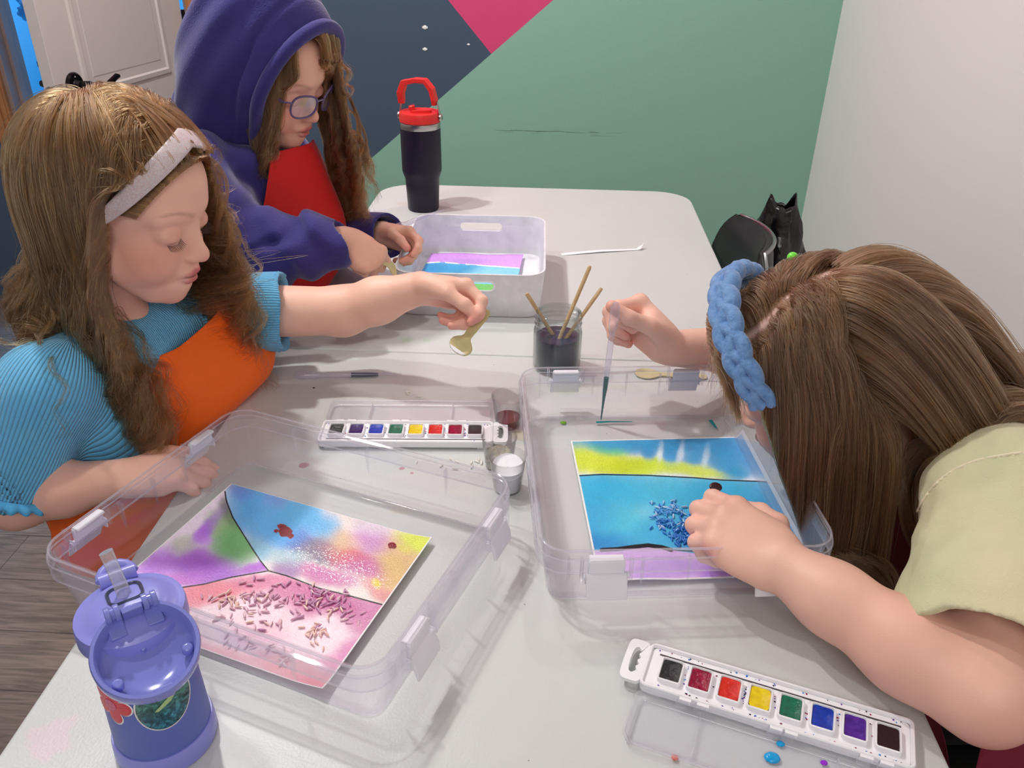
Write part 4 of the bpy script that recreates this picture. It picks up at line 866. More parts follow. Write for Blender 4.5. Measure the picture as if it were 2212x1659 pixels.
# stickers on the bottle wall
def on_wall(ang, z, d=.0003):
    r = np.interp(z, [.013, .02, .06, .10, .118], [.0372, .0368, .0356, .0350, .0345])+d; return np.array([r*math.cos(ang), r*math.sin(ang), z])
def sticker(name, a0, z0, outline, m, parent, d=.0004, label=None):
    """outline: closed list of (u, v) metres; filled as a fan from its centre on the curved wall"""
    n = len(outline); u0 = sum(p[0] for p in outline)/n; v0 = sum(p[1] for p in outline)/n; rings = 8; P = []
    for k in range(rings+1):
        f = k/rings; P.append([on_wall(a0+(u0+(u-u0)*f)/.036, z0+v0+(v-v0)*f, d) for u, v in outline+[outline[0]]])
    P = np.array(P); mb = MB().grid(P); o = mb.build(name, m, parent, label=label); sd = o.modifiers.new('t', 'SOLIDIFY'); sd.thickness = .0003; sd.offset = -1; return o, P
ell = lambda a, b, n=40, t=0: [(a*math.cos(2*PI*k/n)*math.cos(t)-b*math.sin(2*PI*k/n)*math.sin(t), a*math.cos(2*PI*k/n)*math.sin(t)+b*math.sin(2*PI*k/n)*math.cos(t)) for k in range(n)]
wst = mat('sticker_white', '#f2f2f4', .3)
camang = math.atan2(-bt[1], CX-bt[0])
sticker('sticker_border', camang+.14, .075, ell(.0222, .0262, 44, -.25), wst, bot)
def lagoon():
    m = bpy.data.materials.new('sticker_sea_print'); m.use_nodes = True; nt = m.node_tree; N = nt.nodes; Lk = nt.links; b = N['Principled BSDF']
    tc = N.new('ShaderNodeTexCoord'); n = N.new('ShaderNodeTexNoise'); n.inputs['Scale'].default_value = 150; n.inputs['Detail'].default_value = 4; n.inputs['Distortion'].default_value = 1.5; Lk.new(tc.outputs['Object'], n.inputs[0])
    cr = N.new('ShaderNodeValToRGB'); e = cr.color_ramp.elements; e[0].position = .32; e[0].color = (*lin('#06202e'), 1); e[1].position = .7; e[1].color = (*lin('#3f9fb4'), 1); k = e.new(.5); k.color = (*lin('#17566b'), 1); Lk.new(n.outputs[0], cr.inputs[0])
    sp = N.new('ShaderNodeSeparateXYZ'); Lk.new(tc.outputs['Object'], sp.inputs[0]); mr = N.new('ShaderNodeMapRange'); mr.inputs[1].default_value = .062; mr.inputs[2].default_value = .085; Lk.new(sp.outputs[2], mr.inputs[0])
    cr2 = N.new('ShaderNodeValToRGB'); e = cr2.color_ramp.elements; e[0].position = .35; e[0].color = (*lin('#1f4f45'), 1); e[1].position = .65; e[1].color = (*lin('#5f9a78'), 1); Lk.new(n.outputs[0], cr2.inputs[0])
    mx = N.new('ShaderNodeMix'); mx.data_type = 'RGBA'; Lk.new(mr.outputs[0], mx.inputs[0]); Lk.new(cr.outputs[0], mx.inputs[6]); Lk.new(cr2.outputs[0], mx.inputs[7]); Lk.new(mx.outputs[2], b.inputs['Base Color']); b.inputs['Roughness'].default_value = .25; return m
sticker('sea_sticker', camang+.14, .075, ell(.0208, .0247, 44, -.25), lagoon(), bot, .0007, 'oval sticker with a blue-green sea picture')
sticker('sticker_figure', camang+.14, .077, [(.013, .015), (.012, .006), (.004, -.002), (-.006, -.007), (-.009, -.006), (-.004, -.002), (.004, .003), (.009, .010)], mat('sticker_pale_green', '#a9c58a', .4), bot, .0010)
fa = camang-.98
pet = []; pet2 = []
for k in range(120):
    a = 2*PI*k/120; r = .0085+.0095*abs(math.cos(2.5*a+.4))**.6; pet.append((r*math.cos(a), 1.15*r*math.sin(a))); pet2.append(((r-.0013)*math.cos(a), 1.15*(r-.0013)*math.sin(a)))
sticker('sticker_border', fa, .079, pet, wst, bot)
sticker('flower_sticker', fa, .079, pet2, mat('sticker_red', '#d2404c', .35), bot, .0007, 'red flower sticker with a white border')
sticker('flower_centre', fa, .079, ell(.0052, .0060), mat('sticker_pink', '#d8688a', .35, var=('#c04a6e', 500, 1.5)), bot, .0010)
# ------------------------------------------------------------------ implicit surfaces for bodies and clothes
def f_cap(a, b, ra, rb):
    a = np.asarray(a, np.float32); b = np.asarray(b, np.float32); ba = b-a; bb = float(ba@ba)+1e-12
    def f(P):
        pa = P-a; t = np.clip(pa@ba/bb, 0, 1); return np.sqrt(((pa-t[:, None]*ba)**2).sum(1))-(ra+(rb-ra)*t)
    return f
def f_ell(c, r, M=None):
    c = np.asarray(c, np.float32); r = np.asarray(r, np.float32); M = None if M is None else np.asarray(M, np.float32)   # rows of M: local axes
    def f(P):
        q = P-c
        if M is not None: q = q@M.T
        k0 = np.sqrt(((q/r)**2).sum(1)); k1 = np.sqrt(((q/(r*r))**2).sum(1))+1e-9; return k0*(k0-1)/k1
    return f
def f_box(c, h, rad, M=None):
    c = np.asarray(c, np.float32); h = np.asarray(h, np.float32)-rad; M = None if M is None else np.asarray(M, np.float32)
    def f(P):
        q = P-c
        if M is not None: q = q@M.T
        q = np.abs(q)-h; return np.sqrt((np.maximum(q, 0)**2).sum(1))+np.minimum(q.max(1), 0)-rad
    return f
def f_plane(p, n):      # negative on the side away from n
    p = np.asarray(p, np.float32); n = np.asarray(nrm(n), np.float32); return lambda P: (P-p)@n
class Sdf:
    def __init__(s): s.ops = []; s.disp = None
    def u(s, f, k=.01): s.ops.append(('u', f, k)); return s
    def s(s, f, k=.004): s.ops.append(('s', f, k)); return s
    def i(s, f, k=.002): s.ops.append(('i', f, k)); return s
    def chain(s, pts, rad, k=.01):
        for j in range(len(pts)-1): s.u(f_cap(pts[j], pts[j+1], rad[j], rad[j+1]), k)
        return s
    def ev(s, P, d_cent=None, R=0, nb=0, per=0):
        d = None
        for n, (op, f, k) in enumerate(s.ops):
            if d_cent is not None:
                dc, U = d_cent
                m = (dc[n] < U+2*R+k+.002) if op == 'u' else (np.abs(dc[n]) < 2.2*R+k+.004) if op == 's' else (dc[n] > -3*R-k)
                if d is None: m[:] = True
                if not m.any(): continue
                full = m.all(); mm = np.repeat(m, per) if not full else slice(None); Q = P[mm]
            else: mm = slice(None); Q = P
            v = f(Q)
            if d is None: d = v.astype(np.float32).copy(); continue
            w = d[mm]
            if op == 'u': h = np.maximum(k-np.abs(w-v), 0)/k; r = np.minimum(w, v)-h*h*k*.25
            elif op == 's': v = -v; h = np.maximum(k-np.abs(w-v), 0)/k; r = np.maximum(w, v)+h*h*k*.25
            else: h = np.maximum(k-np.abs(w-v), 0)/k; r = np.maximum(w, v)+h*h*k*.25
            d[mm] = r
        if s.disp is not None: d = d-s.disp(P)
        return d
    def mesh(s, lo, hi, h, dmax=.0):
        lo = np.asarray(lo, float); hi = np.asarray(hi, float); B = 8; bs = B*h
        n = np.ceil((hi-lo)/bs).astype(int)+1
        # coarse pass on bigger blocks
        big = 4; nb = np.ceil(n/big).astype(int); I = np.stack(np.meshgrid(*[np.arange(k) for k in nb], indexing='ij'), -1).reshape(-1, 3)
        c = (lo+(I+.5)*bs*big).astype(np.float32); R = bs*big*.87
        keep = np.abs(s.ev(c)) < R*1.5+dmax; I = I[keep]
        off = np.stack(np.meshgrid(*[np.arange(big)]*3, indexing='ij'), -1).reshape(-1, 3)
        J = (I[:, None]*big+off[None]).reshape(-1, 3); c = (lo+(J+.5)*bs).astype(np.float32); R = bs*.87
        dv = []; U = None
        for op, f, k in s.ops:
            v = np.concatenate([f(c[i:i+200000]) for i in range(0, len(c), 200000)]); dv.append(v)
            if op == 'u': U = v if U is None else np.minimum(U, v)
        tot = s.ev(c); keep = np.abs(tot) < R*1.45+dmax; J = J[keep]; dv = [v[keep] for v in dv]; U = U[keep]
        if len(J) == 0: return np.zeros((0, 3)), np.zeros((0, 4), int)
        g = np.stack(np.meshgrid(*[np.arange(B+1)]*3, indexing='ij'), -1).reshape(-1, 3); per = len(g)
        VI = []; VP = []; E = []
        big_n = int(max(n)*B+B+8)
        key = lambda a: (a[..., 0].astype(np.int64)*big_n+a[..., 1])*big_n+a[..., 2]
        for st in range(0, len(J), 400):
            Jb = J[st:st+400]; m = len(Jb); G = Jb[:, None]*B+g[None]; P = (lo+G*h).astype(np.float32).reshape(-1, 3)
            D = s.ev(P, ([v[st:st+400] for v in dv], U[st:st+400]), R, m, per).reshape(m, B+1, B+1, B+1)
            D = np.where(D == 0, 1e-7, D); S = D < 0
            cnt = np.zeros((m, B, B, B), np.int8)
            for a in (0, 1):
                for b in (0, 1):
                    for cc in (0, 1): cnt += S[:, a:B+a, b:B+b, cc:B+cc]
            act = (cnt > 0) & (cnt < 8); w = np.argwhere(act)
            if len(w) == 0: continue
            bi, x, y, z = w.T; acc = np.zeros((len(w), 3)); num = np.zeros(len(w))
            for ax in range(3):
                o1, o2 = [k for k in range(3) if k != ax]
                for p in (0, 1):
                    for q in (0, 1):
                        a0 = [x, y, z]; a0 = [v.copy() for v in a0]; a0[o1] = a0[o1]+p; a0[o2] = a0[o2]+q; a1 = [v.copy() for v in a0]; a1[ax] = a1[ax]+1
                        d0 = D[bi, a0[0], a0[1], a0[2]]; d1 = D[bi, a1[0], a1[1], a1[2]]; cr = (d0 < 0) != (d1 < 0); t = np.where(cr, d0/(d0-d1+1e-12), 0)
                        pt = np.stack(a0, 1).astype(float); pt[:, ax] += t; acc += np.where(cr[:, None], pt, 0); num += cr
            pos = acc/num[:, None]; cell = Jb[bi]*B+np.stack([x, y, z], 1)
            VI.append(key(cell)); VP.append(lo+(Jb[bi]*B+pos)*h)
            for ax in range(3):
                o1, o2 = [(1, 2), (2, 0), (0, 1)][ax]
                sl0 = [slice(0, B)]*3; sl1 = [slice(0, B)]*3; sl1[ax] = slice(1, B+1)
                a = S[(slice(None), *sl0)]; b = S[(slice(None), *sl1)]; e = np.argwhere(a != b)
                if len(e) == 0: continue
                base = Jb[e[:, 0]]*B+e[:, 1:]; flip = a[tuple(e.T)]
                q = []
                for da, db in ((-1, -1), (0, -1), (0, 0), (-1, 0)): t = base.copy(); t[:, o1] += da; t[:, o2] += db; q.append(key(t))
                q = np.stack(q, 1); q = np.where(flip[:, None], q, q[:, ::-1]); E.append(q)
        VI = np.concatenate(VI); VP = np.concatenate(VP); E = np.concatenate(E)
        order = np.argsort(VI); VI = VI[order]; VP = VP[order]
        idx = np.searchsorted(VI, E); idx = np.clip(idx, 0, len(VI)-1); ok = (VI[idx] == E).all(1)
        return VP, idx[ok]
def meshobj(name, V, F, m, parent=None, loc=(0, 0, 0), cols=None, label=None, smooth_it=0):
    V = V-np.asarray(loc); me = bpy.data.meshes.new(name)
    me.vertices.add(len(V)); me.vertices.foreach_set('co', V.astype(np.float32).ravel()); me.loops.add(len(F)*4); me.loops.foreach_set('vertex_index', F.astype(np.int32).ravel())
    me.polygons.add(len(F)); me.polygons.foreach_set('loop_start', np.arange(0, len(F)*4, 4, dtype=np.int32)); me.polygons.foreach_set('loop_total', np.full(len(F), 4, np.int32))
    me.polygons.foreach_set('use_smooth', np.ones(len(F), bool)); me.update(calc_edges=True); me.validate()
    if cols is not None: setcol(me, cols)
    return newobj(name, me, m, parent, label)
def relax(V, F, n=2, lam=.5):
    for _ in range(n):
        S = np.zeros_like(V); c = np.zeros(len(V))
        for a, b in ((0, 1), (1, 2), (2, 3), (3, 0)):
            np.add.at(S, F[:, a], V[F[:, b]]); np.add.at(c, F[:, a], 1); np.add.at(S, F[:, b], V[F[:, a]]); np.add.at(c, F[:, b], 1)
        V = V*(1-lam)+lam*S/np.maximum(c, 1)[:, None]
    return V
def hframe(az, pi_, ro):
    az, pi_, ro = [math.radians(v) for v in (az, pi_, ro)]
    F = np.array([math.cos(az)*math.cos(pi_), math.sin(az)*math.cos(pi_), -math.sin(pi_)]); L = np.array([-math.sin(az), math.cos(az), 0]); U = np.cross(F, L)
    return F, L*math.cos(ro)+U*math.sin(ro), U*math.cos(ro)-L*math.sin(ro)
class Head:
    def __init__(s, C, az, pi_, ro, sc=1.0): s.C = np.array(C, float); s.F, s.L, s.U = hframe(az, pi_, ro); s.s = sc; s.M = np.array([s.F, s.L, s.U])
    def w(s, f, l, u): return s.C+s.s*(f*s.F+l*s.L+u*s.U)
    def loc(s, P): return ((P-s.C)@s.M.T)/s.s
    def e(s, c, r): return f_ell(s.w(*c), np.array(r)*s.s, s.M)
    def c(s, a, b, ra, rb): return f_cap(s.w(*a), s.w(*b), ra*s.s, rb*s.s)
    def sdf(s, D, mouth_open=0):
        k = s.s
        D.u(s.e((-.014, 0, .036), (.089, .073, .076)), .012*k)
        D.u(s.e((.030, 0, .030), (.056, .062, .060)), .02*k)        # brow and forehead
        D.u(s.e((.030, 0, -.030), (.050, .052, .058)), .02*k)       # mid face
        for y in (-1, 1):
            D.u(s.e((.048, y*.030, -.036), (.031, .027, .030)), .018*k)   # cheeks
            D.u(s.c((.006, y*.052, -.040), (.050, y*.018, -.083), .015, .013), .018*k)   # jaw line
            D.u(s.c((.072, y*.012, .024), (.062, y*.044, .020), .011, .009), .012*k)   # brow ridge
        D.u(s.e((.056, 0, -.068), (.030, .026, .022)), .014*k)
        D.u(s.e((.064, 0, -.085), (.015, .016, .013)), .012*k)      # chin
        for y in (-1, 1):
            D.s(s.e((.098, y*.032, .001), (.019, .018, .012)), .014*k)   # sockets
            D.u(s.e((.0665, y*.0315, -.001), (.0152, .0160, .0128)), .004*k)
            D.s(s.c((.0815, y*.0200, -.0075), (.0795, y*.0440, -.0068), .0009, .0009), .0018*k)
            D.s(s.c((.0830, y*.0200, .0070), (.0790, y*.0450, .0072), .0007, .0007), .0025*k)   # closed/lowered lids over the eye
        D.u(s.c((.078, 0, .004), (.0915, 0, -.022), .0066, .0080), .012*k)   # nose bridge
        D.u(s.e((.0940, 0, -.0275), (.0088, .0095, .0080)), .008*k)
        for y in (-1, 1):
            D.u(s.e((.0870, y*.0100, -.0300), (.0072, .0058, .0056)), .006*k)
            D.s(s.e((.0920, y*.0050, -.0358), (.0036, .0022, .0024)), .002*k)
        D.u(s.e((.0790, 0, -.0480), (.0085, .0210, .0095)), .010*k)    # muzzle
        D.u(s.e((.0868, 0, -.0505), (.0055, .0155, .0042)), .0035*k)    # upper lip
        D.u(s.e((.0855, 0, -.0596), (.0058, .0125, .0046)), .0035*k)    # lower lip
        D.s(s.e((.0918, 0, -.0553), (.0070, .0185, .0008+mouth_open)), .0018*k)
        D.s(s.e((.0960, 0, -.0435), (.0060, .0028, .0075)), .005*k)    # philtrum
        for y in (-1, 1):
            e0 = (-.006, y*.072, -.004); D.u(f_ell(s.w(*e0), np.array((.016, .006, .027))*k, s.M), .004*k); D.s(f_ell(s.w(-.002, y*.079, -.002), np.array((.009, .005, .017))*k, s.M), .004*k)
        D.u(s.c((-.022, 0, -.045), (-.040, 0, -.115), .044, .043), .022*k)   # neck
    def band(s, t, p, n, sdf, offs, wd, tilt=0.0, amax=92, nv=9, thick=.035):
        """arched band over the skull: t = direction of its top, p = direction of its width, both (f, u)"""
        out = []; c = np.array([0, 0, .020])
        for k in range(n+1):
            a = math.radians(-amax+2*amax*k/n); w_ = wd*(.45+.55*max(0, math.cos(a))**.6); row = []
            for v in np.linspace(-1, 1, nv):
                d = np.array([t[0]*math.cos(a)+tilt*abs(math.sin(a)), math.sin(a), t[1]*math.cos(a)-.10*abs(math.sin(a))]); d = nrm(d); r = .10
                q = c+np.array([p[0], 0, p[1]])*v*w_
                for _ in range(14): W_ = s.w(*(q+d*r)).astype(np.float32)[None]; r -= (float(sdf(W_)[0])-offs-thick*w_*(1-v*v))/s.s*.9
                row.append(s.w(*(q+d*r)))
            out.append(row)
        return np.array(out)
    def colour(s, P, skin, lips=(196, 96, 104), blush=(222, 120, 108), scalp=None, hairline=True):
        q = s.loc(P); C = np.tile(nlin(skin), (len(P), 1)); inside = np.linalg.norm(q*[1, 1, .8], axis=1) < .14
        def bl(c, r, col, st, sh=1.0):
            d = np.sqrt((((q-np.array(c))/np.array(r))**2).sum(1)); w_ = (st*np.exp(-d**(2*sh))*inside)[:, None]; C[:] = C*(1-w_)+nlin(col)*w_
        for y in (-1, 1): bl((.055, y*.042, -.030), (.035, .026, .024), blush, .55)
        bl((.098, 0, -.029), (.012, .012, .010), blush, .3); bl((.070, 0, -.088), (.02, .02, .014), blush, .3)
        bl((.090, 0, -.0505), (.010, .0170, .0042), lips, .95, 2); bl((.088, 0, -.0602), (.010, .0140, .0048), lips, .9, 2); bl((.088, 0, -.0553), (.010, .018, .0012), (120, 50, 55), .9, 2)
        for y in (-1, 1):
            bl((.0800, y*.0320, .004), (.012, .018, .008), (214, 140, 124), .35); bl((.0810, y*.0320, -.0072), (.008, .0135, .0011), (120, 84, 74), .7, 1.5)   # lash line
            bl((.0920, y*.0050, -.0352), (.0034, .0022, .0018), (130, 60, 55), .7)
            for t in np.linspace(0, 1, 7): bl((.084-.016*t*t, y*(.014+.034*t), .0215+.006*math.sin(t*2.4)), (.012, .0045, .0028*(1.1-.6*t)), (150, 104, 78), .38, 1.3)
        if scalp is not None:
            qq = (q-np.array([-.014, 0, .036]))/np.array([.089, .073, .076]); n_ = qq/np.linalg.norm(qq, axis=1)[:, None]
            hl = np.interp(n_[:, 0], [-1, -.2, .12, .35, .6, .85, 1], [-.75, -.65, -.35, .10, .42, .56, .62])+.05*(vnoise(P*90)-.5)
            w_ = np.clip((n_[:, 2]-hl)/.10, 0, 1)*inside; C = C*(1-w_[:, None])+nlin(scalp)*w_[:, None]
        return C

def hand(D, W, d, n, s_, sc, fingers, thumb, k=.006, palm_w=1.0, knuck=None):
    """W wrist, d towards the fingers, n out of the palm, s_ towards the thumb; fingers = four of (spread, (a1, a2, a3)), thumb = list of (d, s, n) directions with lengths.
    returns finger tip positions, index first"""
    d = nrm(d); n = np.asarray(n, float); n = nrm(n-d*(n@d)); sg = np.sign(np.cross(d, n)@np.asarray(s_, float)) or 1; s_ = nrm(np.cross(d, n))*sg
    P = lambda a, b, c: np.asarray(W, float)+sc*(a*d+b*s_+c*n); tips = []
    M = np.array([d, s_, n])
    pl = .068
    D.u(f_ell(P(.034, 0, .000), sc*np.array([.044, .034*palm_w, .0145]), M), .010*sc)
    bw = [.0235, .0080, -.0080, -.0225]; ll = [(.034, .021, .017), (.038, .024, .018), (.035, .022, .018), (.027, .017, .016)]; rr_ = [.0088, .0090, .0085, .0075]; bx = [.068, .070, .066, .059]
    for i in range(4):
        b0 = P(.006, bw[i]*.45*palm_w, -.001); b1 = P(bx[i], bw[i]*palm_w, -.002); D.u(f_cap(b0, b1, .0125*sc, (rr_[i]+.0016)*sc), .010*sc)
        D.u(f_ell(P(bx[i], bw[i]*palm_w, -.0042), sc*np.array([.0085, .0075, .0072]), M), .006*sc)
        sp, ang = fingers[i]; cur = b1; a = 0
        for j in range(3):
            a += math.radians(ang[j]); dr = d*math.cos(a)+n*math.sin(a); dr = nrm(dr+s_*sp*(math.cos(a) if j == 0 else .6*math.cos(a)))
            nx = cur+dr*ll[i][j]*sc; r0 = rr_[i]*sc*(1-.06*j); r1 = rr_[i]*sc*(1-.06*(j+1)-(.10 if j == 2 else 0)); kk = .0035*sc if j else .006*sc
            D.u(f_cap(cur, nx, r0, r1), kk); D.u(f_ell(nx, np.full(3, r1*1.05)), .002*sc) if j < 2 else None
            cur = nx
        tips.append((cur, dr))
    D.u(f_cap(P(.008, .016*palm_w, .004), P(.040, .026*palm_w, .010), .0135*sc, .0125*sc), .010*sc)   # thenar
    D.u(f_cap(P(.008, -.016*palm_w, .004), P(.045, -.024*palm_w, .003), .0125*sc, .0105*sc), .010*sc)  # heel
    cur = P(.014, .020*palm_w, .006); rt = [.0125, .0105, .0095, .0080]
    for j, (a, b, c, ln) in enumerate(thumb):
        dr = nrm(a*d+b*s_+c*n); nx = cur+dr*ln*sc; D.u(f_cap(cur, nx, rt[j]*sc, rt[j+1]*sc), .0045*sc if j else .010*sc); cur = nx
    tips.append((cur, dr)); return tips

# ---- hair: many thin strands following a few hundred guide locks
def hairmat(name, cols, rough=.32):
    if name in MATS: return MATS[name]
    m = bpy.data.materials.new(name); m.use_nodes = True; nt = m.node_tree; N = nt.nodes; Lk = nt.links
    for n in list(N): N.remove(n)
    out = N.new('ShaderNodeOutputMaterial'); MATS[name] = m
    h = N.new('ShaderNodeBsdfHairPrincipled'); h.parametrization = 'COLOR'
    at = N.new('ShaderNodeAttribute'); at.attribute_name = 'tint'
    hi = N.new('ShaderNodeHairInfo'); cr = N.new('ShaderNodeValToRGB'); e = cr.color_ramp.elements
    e[0].position = 0; e[0].color = (*lin(cols[0]), 1); e[1].position = 1; e[1].color = (*lin(cols[-1]), 1)
    for i, c in enumerate(cols[1:-1]): k = e.new((i+1)/(len(cols)-1)); k.color = (*lin(c), 1)
    mx = N.new('ShaderNodeMath'); mx.operation = 'MULTIPLY_ADD'; Lk.new(hi.outputs['Random'], mx.inputs[0]); mx.inputs[1].default_value = .35; 
    m2 = N.new('ShaderNodeMath'); m2.operation = 'MULTIPLY'; Lk.new(at.outputs['Fac'], m2.inputs[0]); m2.inputs[1].default_value = .65; Lk.new(m2.outputs[0], mx.inputs[2])
    Lk.new(mx.outputs[0], cr.inputs[0]); Lk.new(cr.outputs[0], h.inputs['Color'])
    h.inputs['Roughness'].default_value = rough; h.inputs['Radial Roughness'].default_value = .5; h.inputs['Coat'].default_value = .0
    Lk.new(h.outputs[0], out.inputs[0]); return m
def simulate(roots, v0, length, colliders, steps=26, grav=.55, inertia=.75, layer=None, wave=None, seed=0, drift=None, lift=None):
    """guides (n, steps, 3)"""
    n = len(roots); ds = (np.asarray(length)/(steps-1)); ds = np.broadcast_to(ds, (n,)).reshape(n, 1)
    P = np.zeros((n, steps, 3)); P[:, 0] = roots; v = v0/np.linalg.norm(v0, axis=1)[:, None]; g = np.array([0, 0, -1.])
    cur = roots.copy()
    for i in range(1, steps):
        gv = g if drift is None else nrm(g+drift)
        w_ = grav*min(1, .15+i/6)
        v = v*inertia+gv*w_*(1-inertia)*2.2; v /= np.linalg.norm(v, axis=1)[:, None]
        new = cur+v*ds
        for it in range(2):
            for cc in colliders:
                f, off = cc[:2]; m_ = off if (layer is None or len(cc) > 2) else off+layer*min(1, i/7)
                d = f(new.astype(np.float32))-m_
                hit = d < 0
                if hit.any():
                    e = 1e-3; Q = new[hit].astype(np.float32); d0 = f(Q); G = np.stack([f(Q+np.eye(3, dtype=np.float32)[a]*e)-d0 for a in range(3)], 1)/e; G /= np.linalg.norm(G, axis=1)[:, None]+1e-9
                    new[hit] = new[hit]-G*d[hit][:, None]
        step = new-cur; L_ = np.linalg.norm(step, axis=1)[:, None]+1e-9; v = step/L_; cur = cur+v*ds; P[:, i] = cur
    return P
def wavy(P, amp, freq, phase, start=.15, rs=None):
    """add a curl around each guide"""
    n, m, _ = P.shape; T = np.gradient(P, axis=1); T /= np.linalg.norm(T, axis=2)[..., None]+1e-9
    ref = np.array([.3, .8, .5]); A = np.cross(T, ref); A /= np.linalg.norm(A, axis=2)[..., None]+1e-9; B = np.cross(T, A)
    t = np.linspace(0, 1, m)[None, :]; seg = np.linalg.norm(np.diff(P, axis=1), axis=2); s_ = np.concatenate([np.zeros((n, 1)), np.cumsum(seg, 1)], 1)
    env = np.clip((t-start)/(1-start), 0, 1)**.8; ph = s_*freq[:, None]*2*PI+phase[:, None]
    return P+(A*np.cos(ph)[..., None]+B*np.sin(ph)[..., None]*.7)*(amp[:, None]*env)[..., None]
def hair_object(name, guides, per, rad_root, rad_tip, m, parent, loc, seed=0, width=.35e-3, tint=None, fly=.04, push=None, label=None):
    rs = np.random.RandomState(seed); G, m_, _ = guides.shape; idx = np.repeat(np.arange(G), per); n = len(idx); K = guides[idx].copy()
    T = np.gradient(K, axis=1); T /= np.linalg.norm(T, axis=2)[..., None]+1e-9; A = np.cross(T, np.array([.21, .93, .3])); A /= np.linalg.norm(A, axis=2)[..., None]+1e-9; B = np.cross(T, A)
    r = np.sqrt(rs.rand(n)); th = rs.rand(n)*2*PI; t = np.linspace(0, 1, m_)[None, :]; R = (rad_root*(1-t)+rad_tip*t)*(1-.55*np.sin(PI*np.clip(t*1.1-.1, 0, 1)))
    flym = (rs.rand(n) < fly); R = R*np.where(flym, 1, 1)[:, None]+np.where(flym, 1, 0)[:, None]*t*rad_root*3.2*(rs.rand(n)**2)[:, None]
    tw = th[:, None]+t*rs.randn(n)[:, None]*1.2
    K += (A*np.cos(tw)[..., None]+B*np.sin(tw)[..., None])*(R*r[:, None])[..., None]
    if push is not None:
        for f, off in push:
            Q = K.reshape(-1, 3).astype(np.float32); d = f(Q)-off; h = d < 0
            if h.any():
                q = Q[h]; d0 = f(q); e = 1e-3; Gd = np.stack([f(q+np.eye(3, dtype=np.float32)[a]*e)-d0 for a in range(3)], 1)/e; Gd /= np.linalg.norm(Gd, axis=1)[:, None]+1e-9; Q[h] = q-Gd*d[h][:, None]; K = Q.reshape(n, m_, 3).astype(float)
    # strands end at different lengths
    cut = 1-.22*rs.rand(n)**2; tt = np.linspace(0, 1, m_)[None, :]*cut[:, None]*(m_-1); i0 = np.clip(np.floor(tt).astype(int), 0, m_-2); fr = (tt-i0)[..., None]; ar = np.arange(n)[:, None]
    K = K[ar, i0]*(1-fr)+K[ar, i0+1]*fr
    K = K-np.asarray(loc)
    cu = bpy.data.hair_curves.new(name); cu.add_curves([m_]*n); cu.points.foreach_set('position', K.astype(np.float32).ravel())
    ra = cu.attributes.get('radius') or cu.attributes.new('radius', 'FLOAT', 'POINT'); rad = (width*(1-.75*t**2))*np.ones((n, 1)); ra.data.foreach_set('value', rad.astype(np.float32).ravel())
    ta = cu.attributes.new('tint', 'FLOAT', 'CURVE'); tv = (tint[idx] if tint is not None else rs.rand(G)[idx]); ta.data.foreach_set('value', tv.astype(np.float32))
    o = bpy.data.objects.new(name, cu); COL.objects.link(o); cu.materials.append(m); o.parent = parent
    if label: o['label'] = label
    return o
def scalp_roots(H, n, rs, lim=None, rmul=1.0):
    """random directions on the hair-covered part of the skull; returns world points, local unit dirs"""
    out = []
    while len(out) < n:
        v = rs.randn(4000, 3); v /= np.linalg.norm(v, axis=1)[:, None]
        hl = np.interp(v[:, 0], [-1, -.2, .12, .35, .6, .85, 1], [-.70, -.60, -.30, .12, .44, .58, .64]); k = v[:, 2] > hl
        if lim is not None: k &= lim(v)
        out += list(v[k])
    v = np.array(out[:n]); q = np.array([-.014, 0, .036])+v*np.array([.089, .073, .076])*rmul
    return H.C+H.s*(q@H.M), v
# ------------------------------------------------------------------ people
import time as _t
_t0 = _t.time()
def skinmat(name, rough=.46):
    m = mat(name, '#e0a890', rough, vcol='Col', sss=.12, spec=.4, bump=.12, bscale=900); return m
def armcol(P, base, spots):
    C = np.tile(nlin(base), (len(P), 1)); v = vnoise(P*38, 1, 3)[:, None]; C = C*(.93+.14*v); C[:, 0] *= 1.0
    for c, r, col, st in spots:
        w_ = st*np.exp(-((P-np.array(c))**2).sum(1)/(r*r))[:, None]; C = C*(1-w_)+nlin(col)*w_
    return C
SK_L, SK_H, SK_R = (240, 190, 170), (235, 182, 160), (240, 190, 172)
BL = (222, 128, 120)
def clothmat(name, col, rough=.85, sheen=.3, ribs=None, bump=.35, bscale=350, var=None):
    if name in MATS: return MATS[name]
    m = mat(name, col, rough, sheen=sheen, bump=bump, bscale=bscale, var=var)
    if ribs is not None:      # raised ribs running down the cloth
        nt = m.node_tree; N = nt.nodes; Lk = nt.links; b = N['Principled BSDF']
        a = N.new('ShaderNodeAttribute'); a.attribute_name = 'rib'; w = N.new('ShaderNodeMath'); w.operation = 'MULTIPLY'; w.inputs[1].default_value = ribs*2*PI; Lk.new(a.outputs['Fac'], w.inputs[0])
        s = N.new('ShaderNodeMath'); s.operation = 'SINE'; Lk.new(w.outputs[0], s.inputs[0]); ab = N.new('ShaderNodeMath'); ab.operation = 'ABSOLUTE'; Lk.new(s.outputs[0], ab.inputs[0]); pw = N.new('ShaderNodeMath'); pw.operation = 'POWER'; pw.inputs[1].default_value = .5; Lk.new(ab.outputs[0], pw.inputs[0])
        bp = N.new('ShaderNodeBump'); bp.inputs['Strength'].default_value = .9; bp.inputs['Distance'].default_value = .0022; Lk.new(pw.outputs[0], bp.inputs['Height'])
        Lk.new(bp.outputs[0], b.inputs['Normal'])
    return m
def setattr_(me, name, vals):
    a = me.attributes.new(name, 'FLOAT', 'POINT'); a.data.foreach_set('value', np.asarray(vals, np.float32))
